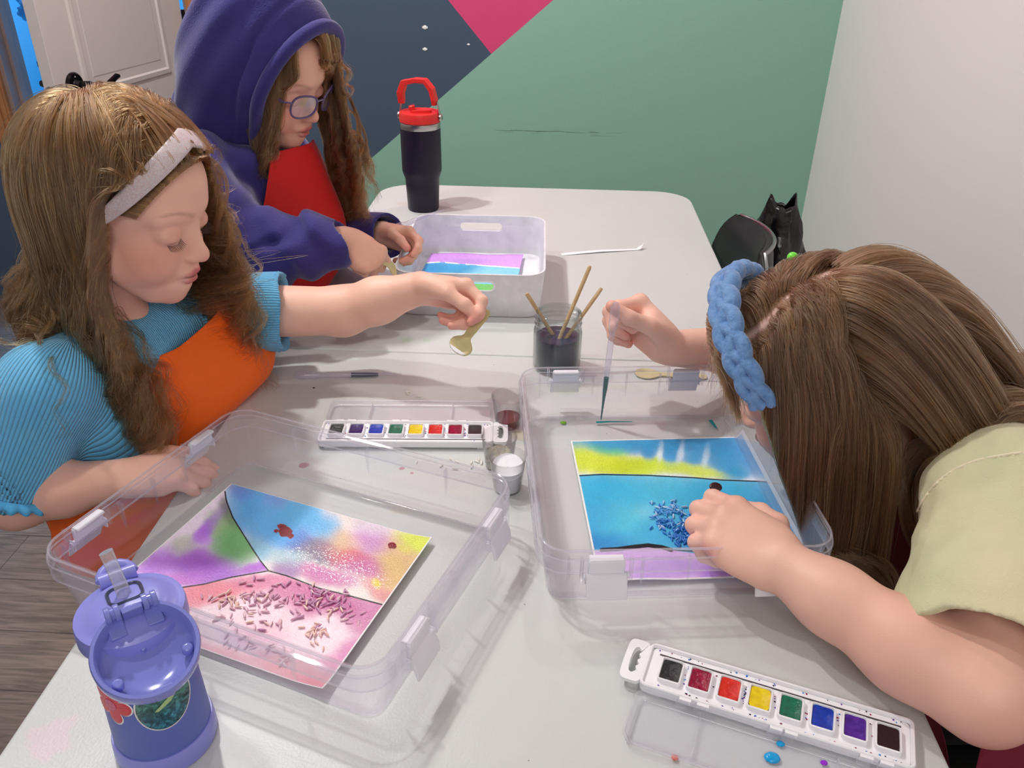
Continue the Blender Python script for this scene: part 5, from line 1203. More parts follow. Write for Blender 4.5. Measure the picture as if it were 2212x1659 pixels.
def sheet(name, P, m, parent, loc, th=.0015, closed=False):
    o = MB().grid(np.asarray(P)-np.asarray(loc)).build(name, m, parent, angle=80)
    s_ = o.modifiers.new('t', 'SOLIDIFY'); s_.thickness = th; s_.offset = 0; return o
def cr(pts, n):     # smooth curve through points
    pts = np.asarray(pts, float); m = len(pts); t = np.linspace(0, m-1, n); out = []
    for u in t:
        i = min(int(u), m-2); f = u-i; p0 = pts[max(i-1, 0)]; p1 = pts[i]; p2 = pts[i+1]; p3 = pts[min(i+2, m-1)]
        out.append(.5*((2*p1)+(-p0+p2)*f+(2*p0-5*p1+4*p2-p3)*f*f+(-p0+3*p1-3*p2+p3)*f**3))
    return np.array(out)
def coons(rows, nu, nv): # smooth surface through a table of control points (rows of points)
    A = np.array([cr(r, nu) for r in rows]); return np.array([cr(A[:, j], nv) for j in range(nu)])

# ============ left girl: orange apron, light blue ribbed top ============
def trousers(root, loc, chains, m):
    T = Sdf()
    for pts, rad in chains: T.chain([np.array(p, float) for p in pts], rad, .025)
    T.disp = lambda P: .006*(vnoise(P*18, 1, 2)-.5)
    A = np.concatenate([np.array(p) for p, _ in chains]); V, F = T.mesh(A.min(0)-.12, A.max(0)+.12, .005); meshobj('trousers', V, F, m, root, loc)
dkcl = clothmat('dark_trouser_cloth', '#14141c', .85, sheen=.2, bump=.3)
def girl_left():
    loc = np.array([-.56, .88, FLOOR]); root = empty('person', loc); tag(root, 'girl at the left in orange apron and blue top, reaching out with a wooden spoon', 'person', 'children at the table')
    H = Head((-.4455, .895, .295), -6, 16, -2, 1.03)
    D = Sdf(); H.sdf(D)
    shN = np.array([-.515, .770, .115]); elN = np.array([-.553, .722, .002]); wrN = np.array([-.432, .735, .028])
    shF = np.array([-.44, 1.02, .105]); pinch = ony(1038, 694, .985); W = pinch+np.array([-.086, .050, .024]); elF = ony(742, 672, 1.05)
    D.u(f_ell((-.50, .895, .055), (.070, .115, .100)), .03); D.u(f_ell((-.52, .895, -.12), (.070, .090, .15)), .03)
    nb = H.w(-.040, 0, -.115); D.u(f_cap(nb, (-.49, .895, .11), .042, .055), .03)
    for sh in (shN, shF): D.u(f_cap((-.49, .895, .12), sh, .035, .036), .02)
    D.chain([shN, elN], [.040, .034], .012); D.chain([elN, elN*.55+wrN*.45, wrN], [.033, .030, .0215], .014)
    D.chain([shF, elF], [.040, .0335], .012); D.chain([elF, elF*.55+W*.45, W], [.0335, .031, .0225], .016)
    tF = hand(D, W, (.98, -.06, -.10), (.02, -.78, -.62), (0, -.3, .95), .93, [(.02, (38, 52, 34)), (.0, (62, 62, 38)), (-.03, (74, 68, 42)), (-.07, (80, 70, 44))], [(.88, .30, .36, .036), (.90, -.04, .44, .029), (.80, -.22, .56, .024)])
    tN = hand(D, wrN, (.90, .42, -.12), (0, .1, -1), (-.4, .9, 0), .90, [(.05, (22, 25, 18)), (.02, (26, 28, 20)), (-.02, (30, 30, 20)), (-.06, (32, 30, 20))], [(.7, .7, .0, .032), (.8, .5, .15, .026), (.9, .2, .2, .020)])
    # legs: seated, mostly under the table
    for sy in (-1, 1): D.chain([(-.50, .895+sy*.05, -.24), (-.30, .89+sy*.06, -.25), (-.27, .89+sy*.06, -.62)], [.055, .046, .034], .02); D.chain([(-.27, .89+sy*.06, -.66), (-.17, .89+sy*.065, -.70)], [.032, .022], .02)
    V, F = D.mesh((-.70, .58, -.735), (.08, 1.16, .48), .0019); V = relax(V, F, 1, .4)
    C = H.colour(V, SK_L, scalp=(120, 86, 56)); hd = np.linalg.norm((V-H.C), axis=1) > .15
    C2 = armcol(V, SK_L, [(tF[i][0], .012, BL, .55) for i in range(5)]+[(t[0], .011, BL, .5) for t in tN]+[(elN, .03, BL, .4), (elN*.5+wrN*.5, .04, (214, 140, 126), .3)])
    C = np.where(hd[:, None], C2, C*(.95+.1*vnoise(V*38, 1, 3)[:, None]))
    meshobj('body', V, F, skinmat('skin'), root, loc, C)
    trousers(root, loc, [([(-.50, .895+sy*.05, -.22), (-.30, .89+sy*.06, -.25), (-.27, .89+sy*.06, -.60)], [.068, .058, .046]) for sy in (-1, 1)], dkcl)
    # thumb nail, lashes
    ns = MB(); tp, td = tF[4]; nn = nrm(np.array([.1, -.55, .8])-td*(np.array([.1, -.55, .8])@td)); ns.ball((0, 0, 0), (.0052, .0040, .0012), 8, frameM(tp+nn*.0066-td*.002-loc, td, np.cross(nn, td), nn)); ns.build('nail', mat('nail', '#eebcb0', .25), root)
    la = MB()
    for y in (-1, 1):
        for t in np.linspace(0, 1, 13):
            f = .0805-.0055*abs(t-.4); l = y*(.0205+.025*t); u0 = -.0065-.0025*math.sin(PI*t); a = H.w(f, l, u0); b = H.w(f+.0045, l+y*.0025*(t-.3), u0-.0040); c = H.w(f+.0075, l+y*.004*(t-.2), u0-.0045); la.tube(np.array([a, b, c])-loc, [.00042, .00032, .00008], 5)
    la.build('eyelashes', mat('lash', '#3b2a20', .5), root)
    # --- ribbed top
    S = Sdf(); S.u(f_ell((-.500, .895, .05), (.082, .128, .115)), .03); S.u(f_ell((-.522, .900, -.09), (.076, .088, .12)), .03)
    for sh in (shN, shF): S.u(f_cap((-.49, .895, .115), sh, .047, .049), .03)
    hemN = shN+(elN-shN)*.86+np.array([-.012, 0, .0]); S.chain([shN+np.array([-.006, 0, .002]), hemN], [.052, .058], .02)
    dF = nrm(elF-shF); hemF = shF+dF*.098; S.chain([shF, hemF, hemF+dF*.02], [.051, .052, .053], .02)
    axN = nrm(elN-shN); S.s(f_cap(hemN+axN*.094, hemN+axN*.3, .094, .12), .002)
    S.s(f_cap(hemF+dF*.096, hemF+dF*.3, .094, .12), .002)
    S.s(f_cap(hemF-dF*.01, hemF+dF*.1, .0465, .0475), .002); S.s(f_cap(hemN-nrm(elN-shN)*.025, hemN+nrm(elN-shN)*.1, .050, .052), .002)
    S.s(f_ell(H.w(-.035, 0, -.10)+np.array([.012, 0, -.012]), (.060, .062, .052)), .004)
    S.i(f_plane((0, 0, -.27), (0, 0, -1)), .01)
    S.disp = lambda P: .0030*np.sin(P[:, 1]*60+P[:, 0]*35+P[:, 2]*25)*vnoise(P*9)
    V, F = S.mesh((-.72, .58, -.29), (-.20, 1.20, .24), .0032); V = relax(V, F, 2, .5)
    o = meshobj('ribbed_top', V, F, clothmat('blue_rib_knit', '#5fb4e6', .8, ribs=150, var=('#6cbce8', 30, 1)), root, loc)
    # rib coordinate: angle around the sleeve axis on sleeves, across the chest elsewhere
    def around(P, a, b):
        ax = nrm(np.asarray(b)-a); q = P-a; q = q-(q@ax)[:, None]*ax; r1 = nrm(np.cross(ax, [0, 1, .2])); r2 = np.cross(ax, r1); return np.arctan2(q@r2, q@r1)*.052, np.linalg.norm(q, axis=1)
    aN, rN = around(V, np.array([-.50, .845, .175]), hemN); aF, rF = around(V, shF, hemF); isN = (V[:, 1] < .835) ; isF = ((V-shF)@dF > -.01) & (V[:, 1] > .96)
    rib = V[:, 1]*1.0; rib = np.where(isN, aN, rib); rib = np.where(isF, aF, rib); setattr_(o.data, 'rib', rib)
    # lettuce-edge frills at both sleeve hems
    for (c, ax, r, ph) in ((hemN+axN*.002, axN, .0605, 0), (hemF+dF*.002, dF, .0535, 1)):
        r1 = nrm(np.cross(ax, [0.1, 1, .2])); r2 = np.cross(ax, r1); P = []
        for k in range(181):
            a = 2*PI*k/180; rad = r*(1+.02*math.sin(3*a)); w_ = .0032*math.sin(26*a+ph); P.append([c+(r1*math.cos(a)+r2*math.sin(a))*(rad-.004+.3*w_*0)+ax*-.002, c+(r1*math.cos(a)+r2*math.sin(a))*(rad+.35*w_)+ax*(.004+.2*w_), c+(r1*math.cos(a)+r2*math.sin(a))*(rad+w_)+ax*(.0085+.3*w_)])
        sheet('sleeve_frill', np.array(P), clothmat('blue_frill', '#55b2ea', .7, bump=.1), root, loc, .0016)
    # --- apron: bib sheet built through control rows, neckline curve first
    R_ = [[(-.475, .795, .075), (-.440, .850, .112), (-.415, .905, .112), (-.392, .965, .128), (-.378, .985, .158)],
          [(-.500, .775, .045), (-.428, .835, .070), (-.385, .905, .070), (-.362, .975, .085), (-.368, 1.010, .110)],
          [(-.535, .772, .000), (-.440, .830, .018), (-.378, .900, .022), (-.343, .990, .030), (-.345, 1.035, .058)],
          [(-.575, .785, -.055), (-.465, .812, -.040), (-.405, .900, -.030), (-.385, .975, -.012), (-.378, 1.02, .002)],
          [(-.590, .800, -.110), (-.475, .805, -.110), (-.425, .900, -.110), (-.420, .965, -.110), (-.455, 1.01, -.110)],
          [(-.590, .81, -.19), (-.46, .805, -.185), (-.42, .90, -.185), (-.43, .965, -.185), (-.48, 1.0, -.19)],
          [(-.40, .79, -.20), (-.36, .84, -.19), (-.345, .90, -.19), (-.35, .96, -.19), (-.40, .99, -.20)]]
    P = coons(R_, 70, 80); n_ = vnoise(P.reshape(-1, 3)*11, 1, 2).reshape(P.shape[:2]); P[..., 0] += (n_-.5)*.012
    apm = clothmat('orange_apron_cloth', '#fb6a12', .75, sheen=.15, bump=.2, bscale=700)
    ap = sheet('apron', P, apm, root, loc, .0016)
    # folded waist band patch, straps over the shoulders
    for Q in ([[(-.381, .978, .158), (-.402, .990, .178), (-.440, .985, .185), (-.500, .960, .150)], [(-.370, 1.012, .110), (-.395, 1.015, .150), (-.440, 1.010, .172), (-.505, .990, .150)]],
              [[(-.478, .797, .073), (-.495, .812, .120), (-.525, .825, .150), (-.560, .850, .140)], [(-.500, .777, .046), (-.520, .790, .110), (-.545, .805, .148), (-.575, .840, .140)]]):
        sheet('apron_strap', coons(Q, 24, 8), apm, root, loc, .0016)
    Q = coons([[(-.548, .768, .010), (-.515, .774, .015)], [(-.566, .766, -.040), (-.530, .774, -.036)]], 8, 8); sheet('apron_patch', Q+np.array([0, -.003, 0]), apm, root, loc, .0016)
    # --- headband
    HBm = mat('pink_glitter', '#f4dadc', .35, spec=.6, var=('#f9f0f6', 700, 3.0), bump=1.0, bscale=1500, coat=.4)
    skl = Sdf(); H.sdf(skl); P = H.band((.62, .78), (.80, -.62), 60, skl.ev, .0105, .0112, .26)
    hb = sheet('headband', np.array(P), HBm, root, loc, .0035)
    # --- hair
    rs = np.random.RandomState(4)
    roots, v = scalp_roots(H, 1600, rs, lambda q: q[:, 0] < .52+.22*(1-q[:, 2])); roots = roots.astype(float)
    loc_ = H.loc(roots); side = np.sign(v[:, 1]+.02*rs.randn(len(v))); 
    # brushed back from the forehead, spreading from the crown, then falling
    sm_ = np.clip((v[:, 0]-.05)/.45, 0, 1); wh_ = nrm(np.array([-.45, .0, .85])); rd = v-wh_; rd /= np.linalg.norm(rd, axis=1)[:, None]+.45; sdv = np.tanh(v[:, 1]*5)
    dl = rd*(.8*(1-sm_))[:, None]+np.stack([-.85*sm_-.12, sdv*(.35+.45*sm_), -.28+0*sm_], 1); nrm_ = v/np.linalg.norm(v, axis=1)[:, None]; dl = dl-nrm_*(dl*nrm_).sum(1)[:, None]+.02*nrm_
    v0 = (dl[:, :1]*H.F+dl[:, 1:2]*H.L+dl[:, 2:]*H.U)
    head = H.e((-.012, 0, .034), (.098, .083, .086)); face = H.e((.034, 0, -.035), (.060, .061, .066)); neck = H.c((-.02, 0, -.05), (-.045, 0, -.14), .050, .055)
    def fw(P):
        q = H.loc(P); lim_ = .026+np.maximum(0, q[:, 2]-.045)*1.7+np.maximum(0, -.07-q[:, 2])*.5; d = lim_-q[:, 0]
        return np.where((q[:, 2] > -.15) & (q[:, 2] < .11) & (q[:, 1] < .060), d, 1.0).astype(np.float32)
    body = lambda P: np.minimum(np.minimum(f_ell((-.500, .895, .05), (.088, .134, .118))(P), f_cap((-.49, .895, .115), shN, .052, .056)(P)), f_cap((-.49, .895, .115), shF, .052, .056)(P))
    lay = np.where(v[:, 0] > -.1, .005, .011)*(.35+.8*vnoise(roots*24, 1, 1))
    ln = .30+.07*rs.rand(len(roots)); ln = np.where((v[:, 0] > .3), ln+.03, ln)
    G = simulate(roots, v0, ln, [(head, 0), (face, .0), (neck, 0), (body, 0), (fw, 0, 1)], 30, grav=.60, inertia=.62, layer=lay, drift=np.array([.10, 0, 0]))
    ph = 6.28*vnoise(roots*20)*2.0; G = wavy(G, .010+.022*vnoise(roots*34, 1, 1, 3), 6.5+4*vnoise(roots*14, 1), ph, .26); G = wavy(G, .002+.014*vnoise(roots*50, 1, 1, 5), 19+8*vnoise(roots*18, 1, 1, 2), ph*3, .55)
    clip = [(H.e((.036, 0, -.030), (.056, .054, .062)), .001), (fw, .0)]
    tint = np.clip(.45+.30*rs.randn(len(G)), 0, 1)
    hm_ = hairmat('hair_golden_brown', ['#25170c', '#49311b', '#724f2c', '#a8804c'])
    hair_object('hair', G, 19, .0065, .0060, hm_, root, loc, 5, .28e-3, tint, .14, clip)
    # wisps in front of the band, over the forehead
    rts = []; 
    for k in range(90):
        a = math.radians(-80+160*k/89); rts.append(H.w(.046+.034*math.cos(a), .0660*math.sin(a), .012+.068*math.cos(a)))
    rts = np.array(rts); sd = np.sign((rts-H.C)@H.L); v0 = -.85*H.F[None]+.05*H.U[None]+(sd*.35)[:, None]*H.L[None]
    G = simulate(rts, v0, np.full(len(rts), .040), [(skl.ev, .0012)], 12, grav=.12, inertia=.8)
    hair_object('hair_wisps', G, 70, .0030, .0030, hm_, root, loc, 8, .26e-3, np.clip(.6+.2*rs.randn(len(G)), 0, 1), .1)
    print('left girl', round(_t.time()-_t0, 1), len(V))
    return root
girl_left()

# ============ girl in the purple hoodie ============
def girl_hoodie():
    loc = np.array([-.52, 1.33, FLOOR]); root = empty('person', loc); tag(root, 'girl in purple hoodie with hood up, glasses and red apron, behind the white bin', 'person', 'children at the table')
    H = Head((-.408, 1.335, .372), -19, 23, 3, 1.0)
    D = Sdf(); H.sdf(D, .0012)
    shN = np.array([-.500, 1.195, .215]); shF = np.array([-.455, 1.455, .205]); elN = ony(565, 545, 1.165); cuN = ony(735, 522, 1.185)
    WN = ony(742, 520, 1.200); WF = ony(826, 505, 1.375); elF = np.array([-.40, 1.48, .05])
    nb = H.w(-.040, 0, -.115); D.u(f_cap(nb, (-.48, 1.33, .20), .042, .055), .03)
    D.u(f_ell((-.49, 1.33, .12), (.075, .120, .13)), .03); D.u(f_ell((-.51, 1.33, -.10), (.085, .11, .17)), .03)
    for sh in (shN, shF): D.u(f_cap((-.48, 1.33, .20), sh, .035, .036), .02)
    D.chain([shN, elN], [.040, .034], .012); D.chain([elN, WN], [.033, .0225], .014)
    D.chain([shF, elF], [.040, .034], .012); D.chain([elF, WF], [.033, .0225], .014)
    dN = nrm(np.array([.80, .02, -.55]))
    tN = hand(D, WN, dN, (-.38, .70, -.60), (.1, .55, .85), .84, [(.02, (58, 72, 40)), (.0, (66, 80, 45)), (-.02, (72, 84, 45)), (-.05, (78, 84, 45))], [(.80, .35, .5, .030), (.85, .0, .55, .028), (.95, -.1, .3, .022)])
    tF = hand(D, WF, (.86, -.30, -.05), (.0, -.86, -.50), (0, -.3, .95), .86, [(.03, (30, 40, 30)), (.0, (48, 56, 40)), (-.03, (62, 62, 42)), (-.07, (50, 50, 40))], [(.80, .42, .36, .034), (.88, .02, .44, .028), (.80, -.20, .50, .022)])
    for sy in (-1, 1): D.chain([(-.52, 1.33+sy*.06, -.24), (-.44, 1.33+sy*.07, -.30), (-.43, 1.33+sy*.07, -.62)], [.062, .050, .036], .02); D.chain([(-.43, 1.33+sy*.07, -.69), (-.33, 1.33+sy*.075, -.715)], [.032, .022], .02)
    V, F = D.mesh((-.72, 1.02, -.735), (.0, 1.60, .56), .0021); V = relax(V, F, 1, .4)
    C = H.colour(V, SK_H, lips=(190, 92, 96), scalp=(110, 78, 50)); hd = np.linalg.norm((V-H.C), axis=1) > .15
    C2 = armcol(V, SK_H, [(t[0], .012, BL, .5) for t in tF+tN]); C = np.where(hd[:, None], C2, C)
    meshobj('body', V, F, skinmat('skin'), root, loc, C)
    trousers(root, loc, [([(-.52, 1.33+sy*.06, -.22), (-.44, 1.33+sy*.07, -.30), (-.43, 1.33+sy*.07, -.64)], [.085, .066, .048]) for sy in (-1, 1)], dkcl)
    # spoon in the near hand, pipette in the far one
    a = tN[0][0]; tailp = ony(806, 551, 1.178)
    spoon(ony(856, 586, 1.232), ony(803, 549, 1.196), (.1, -.5, .85), 'wooden spoon held by the girl in the hoodie, over the corner of the bin', wscale=1.2)
    pt = (tF[0][0]+tF[4][0])/2; pd = nrm(ony(955, 455, 1.45)-ony(862, 490, 1.36))
    pipette(ony(960, 453, 1.46), ony(846, 495, 1.345), 'empty clear pipette held by the girl in the hoodie, over the bin rim')
    # --- hoodie
    hd_ = clothmat('hoodie_fleece', '#332c70', .9, sheen=.3, bump=.45, bscale=420, var=('#39327a', 25, 1))
    S = Sdf(); S.u(f_ell((-.485, 1.33, .115), (.098, .145, .150)), .03); S.u(f_ell((-.51, 1.33, -.12), (.115, .140, .20)), .04)
    for sh in (shN, shF): S.u(f_cap((-.48, 1.33, .195), sh, .060, .060), .04)
    S.chain([shN, shN*.5+elN*.5+np.array([-.006, -.008, 0]), elN], [.062, .060, .056], .03); S.chain([elN, elN*.4+cuN*.6, cuN], [.054, .046, .036], .02)
    cuF = WF+np.array([.006, -.004, 0]); S.chain([shF, elF], [.062, .054], .03); S.chain([elF, cuF], [.052, .040], .02)
    aN = nrm(cuN-elN); aF = nrm(cuF-elF)
    for c, ax in ((cuN, aN), (cuF, aF)): S.s(f_cap(c+ax*.074, c+ax*.3, .072, .09), .002); S.s(f_cap(c-ax*.02, c+ax*.1, .029, .031), .002)
    # collar folds below the hood, front opening where the apron and tee show
    S.u(f_cap((-.50, 1.245, .255), (-.50, 1.42, .25), .046, .046), .03); S.u(f_cap((-.435, 1.27, .245), (-.405, 1.30, .19), .026, .020), .03)
    S.i(f_plane((0, 0, -.30), (0, 0, -1)), .01)
    ea = nrm(elN-shN); fa_ = nrm(cuN-elN)
    def wr(P):
        w_ = vnoise(P*np.array([14, 14, 26]), 1, 2); t = ((P-elN)@fa_); near = np.exp(-((P-(elN+fa_*.05))**2).sum(1)/.085**2)
        r = .0085*near*np.sin(t*110+5*vnoise(P*14)+P[:, 2]*40)
        t2 = ((P-elN)@ea); near2 = np.exp(-((P-elN)**2).sum(1)/.08**2); r += .007*near2*np.sin(t2*95+5*w_)
        return r+(w_-.5)*.012+.0035*np.sin((P[:, 0]*.5-P[:, 2])*70+6*vnoise(P*6))*np.clip(vnoise(P*7, 1)-.4, 0, 1)*2
    S.disp = wr
    V, F = S.mesh((-.74, 1.02, -.31), (-.12, 1.62, .36), .0032); V = relax(V, F, 2, .5)
    meshobj('hoodie', V, F, hd_, root, loc)
    # hood: thick fabric shell with a wide opening at the face
    Ko = Sdf(); Ko.u(H.e((-.026, 0, .044), (.098, .104, .120))); Ko.u(H.e((-.040, 0, -.045), (.092, .102, .105)), .05); Ko.u(H.c((-.035, 0, -.10), (-.07, .0, -.15), .078, .085), .05)
    Ko.u(H.e((.030, 0, .024), (.080, .099, .090)), .03)
    pl = H.w(.072, 0, .03); pn = nrm(H.F*.98-H.U*.16+0*H.L); pass
    def hw(P):
        q = H.loc(P); an = np.arctan2(q[:, 2]-.02, q[:, 1]); return .0048*np.sin(q[:, 0]*125-q[:, 2]*38+5*vnoise(P*6))*np.clip(-q[:, 0]*10+.45, 0, 1)*np.clip(vnoise(P*7, 1, 1, 2)*2.2-.4, 0, 1)+.008*(vnoise(P*13)-.5)-.0035*np.exp(-((q[:, 0]-.024-.10*(q[:, 2]-.03))/.0035)**2)
    Ko.disp = hw
    K = Sdf(); K.u(Ko.ev); K.s(lambda P: Ko.ev(P)+.011, .003); K.i(f_plane(H.w(.058, 0, .03), pn), .006)
    V, F = K.mesh(H.C-.30, H.C+.30, .0032); V = relax(V, F, 2, .5)
    meshobj('hood', V, F, hd_, root, loc)
    # rolled hem around the hood opening
    up = nrm(np.cross(pn, H.L)); up = up if up@H.U > 0 else -up; c0 = H.w(.058, 0, .03); P = []
    best = K
    for k in range(73):
        a = 2*PI*k/72; dr = H.L*math.cos(a)+up*math.sin(a); ts = np.linspace(.03, .24, 90); Q = (c0-pn*.006+ts[:, None]*dr).astype(np.float32); dd = K.ev(Q); ins = np.where(dd < 0)[0]
        tm_ = ts[ins].mean() if len(ins) else .10; tm_ = min(tm_, .150); P.append(tm_)
    P = np.array(P); P = np.convolve(np.r_[P[-7:-1], P, P[1:7]], np.ones(7)/7, 'same')[6:-6]
    pts = [c0-pn*.001+(H.L*math.cos(2*PI*k/72)+up*math.sin(2*PI*k/72))*P[k] for k in range(73)]
    MB().tube(np.array(pts)-loc, .0128, 14, caps=False, squash=(1.0, .8)).build('hood_hem', hd_, root)
    # --- red apron bib
    red_ = clothmat('red_apron_cloth', '#d81a1c', .75, sheen=.15, bump=.2, bscale=700)
    R_ = [[(-.398, 1.275, .262), (-.372, 1.315, .262), (-.358, 1.345, .262), (-.360, 1.372, .262)],
          [(-.405, 1.255, .215), (-.362, 1.305, .212), (-.338, 1.352, .210), (-.345, 1.395, .208)],
          [(-.418, 1.235, .14), (-.352, 1.295, .138), (-.315, 1.360, .132), (-.335, 1.420, .130)],
          [(-.430, 1.225, .05), (-.372, 1.28, .045), (-.328, 1.345, .045), (-.345, 1.42, .045)],
          [(-.445, 1.22, -.06), (-.395, 1.27, -.06), (-.388, 1.33, -.06), (-.40, 1.41, -.06)],
          [(-.455, 1.22, -.20), (-.41, 1.27, -.20), (-.395, 1.33, -.20), (-.41, 1.41, -.20)]]
    P = coons(R_, 50, 60); P[..., 0] += (vnoise(P.reshape(-1, 3)*12, 1, 2).reshape(P.shape[:2])-.5)*.014; sheet('apron', P, red_, root, loc, .0016)
    # --- glasses: lilac frames with clear lenses
    fm_ = mat('glasses_frame', '#5a4a78', .25, spec=.6, coat=.4); gl_ = clearmat('lens', '#f4f4ff', .10, 2.2, .03, '#dfe4f4'); g = MB()
    gt = empty('glasses', (0, 0, 0)); gt.parent = root; g0 = MB()
    for y in (-1, 1):
        P = []
        for k in range(41):
            a = 2*PI*k/40; ca, sa = math.cos(a), math.sin(a); x = .0225*math.copysign(abs(ca)**.75, ca); z = .0180*math.copysign(abs(sa)**.8, sa); z *= 1+.10*(x/.0225)*1 ; P.append(H.w(.1010-.020*((.032+x)/.055)**2*.8+.0+.0, y*(.0305+x), -.001+z))
        g.tube(np.array(P)-loc, .0016, 8, caps=False)
        Q = []
        for r in np.linspace(1, .02, 6): Q.append([P[0]*0+np.mean(P[:-1], axis=0)+(p-np.mean(P[:-1], axis=0))*r for p in P])
        ln_ = MB().grid(np.array(Q)-loc).build('lens', gl_, root)
        g.tube(np.array([H.w(.086, y*.054, .006), H.w(.080, y*.066, .008), H.w(.0, y*.078, .006)])-loc, .0016, 8)
    g.tube(np.array([H.w(.1005, -.0085, .006), H.w(.103, 0, .0085), H.w(.1005, .0085, .006)])-loc, .0016, 8)
    bpy.data.objects.remove(gt); g.build('glasses', fm_, root)
    # --- hair spilling out of the hood on both sides of the face
    rs = np.random.RandomState(14); roots = []; v0 = []
    for k in range(520):
        y = 1 if rs.rand() < .42 else -1; t = rs.rand(); u = .092-.115*t
        if y < 0: r = H.w(.060-.030*t+.012*rs.randn()*.5, -(.046+.022*min(1, t*2.2)), u); d_ = H.F*.12-H.L*.10-H.U*.95
        else: r = H.w(.072-.030*t, .034+.036*min(1, t*2.2), u); d_ = H.F*(.15+.25*rs.rand())+H.L*.30-H.U*.8
        roots.append(r); v0.append(d_)
    for k in range(26):
        l = rs.uniform(.0, .055); roots.append(H.w(.070-.25*abs(l), l, .092+.01*rs.rand())); v0.append(H.F*.8-H.U*.1+H.L*(.9 if l > -.005 else -.5)*rs.uniform(.2, 1.0))
    short = np.arange(len(roots)) >= len(roots)-26
    roots = np.array(roots); v0 = np.array(v0)
    face = H.e((.034, 0, -.030), (.060, .056, .072)); head = H.e((-.006, 0, .034), (.094, .074, .082))
    def fz(P):
        q = H.loc(P); near = q[:, 1] < 0; lim_ = .066+np.maximum(0, q[:, 2]-.02)*.6; d = lim_-q[:, 0]
        return np.where((q[:, 2] > -.13) & (q[:, 2] < .12) & (q[:, 1] < .046), d, 1.).astype(np.float32)
    G = simulate(roots, v0, np.where(short, .05+.07*rs.rand(len(roots)), .20+.09*rs.rand(len(roots))), [(head, 0), (face, 0), (fz, 0, 1)], 28, grav=.62, inertia=.6, layer=.006*vnoise(roots*40), drift=np.array([.12, -.02, 0]))
    G = wavy(G, .003+.010*rs.rand(len(G)), 9+6*rs.rand(len(G)), 12*vnoise(roots*30), .2); G = wavy(G, .002+.012*rs.rand(len(G)), 22+8*rs.rand(len(G)), 6.28*rs.rand(len(G)), .55)
    hair_object('hair', G, 28, .0055, .0050, hairmat('hair_copper_brown', ['#25160b', '#4a301a', '#73502c', '#a57c48']), root, loc, 6, .28e-3, np.clip(.5+.3*rs.randn(len(G)), 0, 1), .12, [(face, .001)])
    print('hoodie girl', round(_t.time()-_t0, 1), len(V)); return root
girl_hoodie()

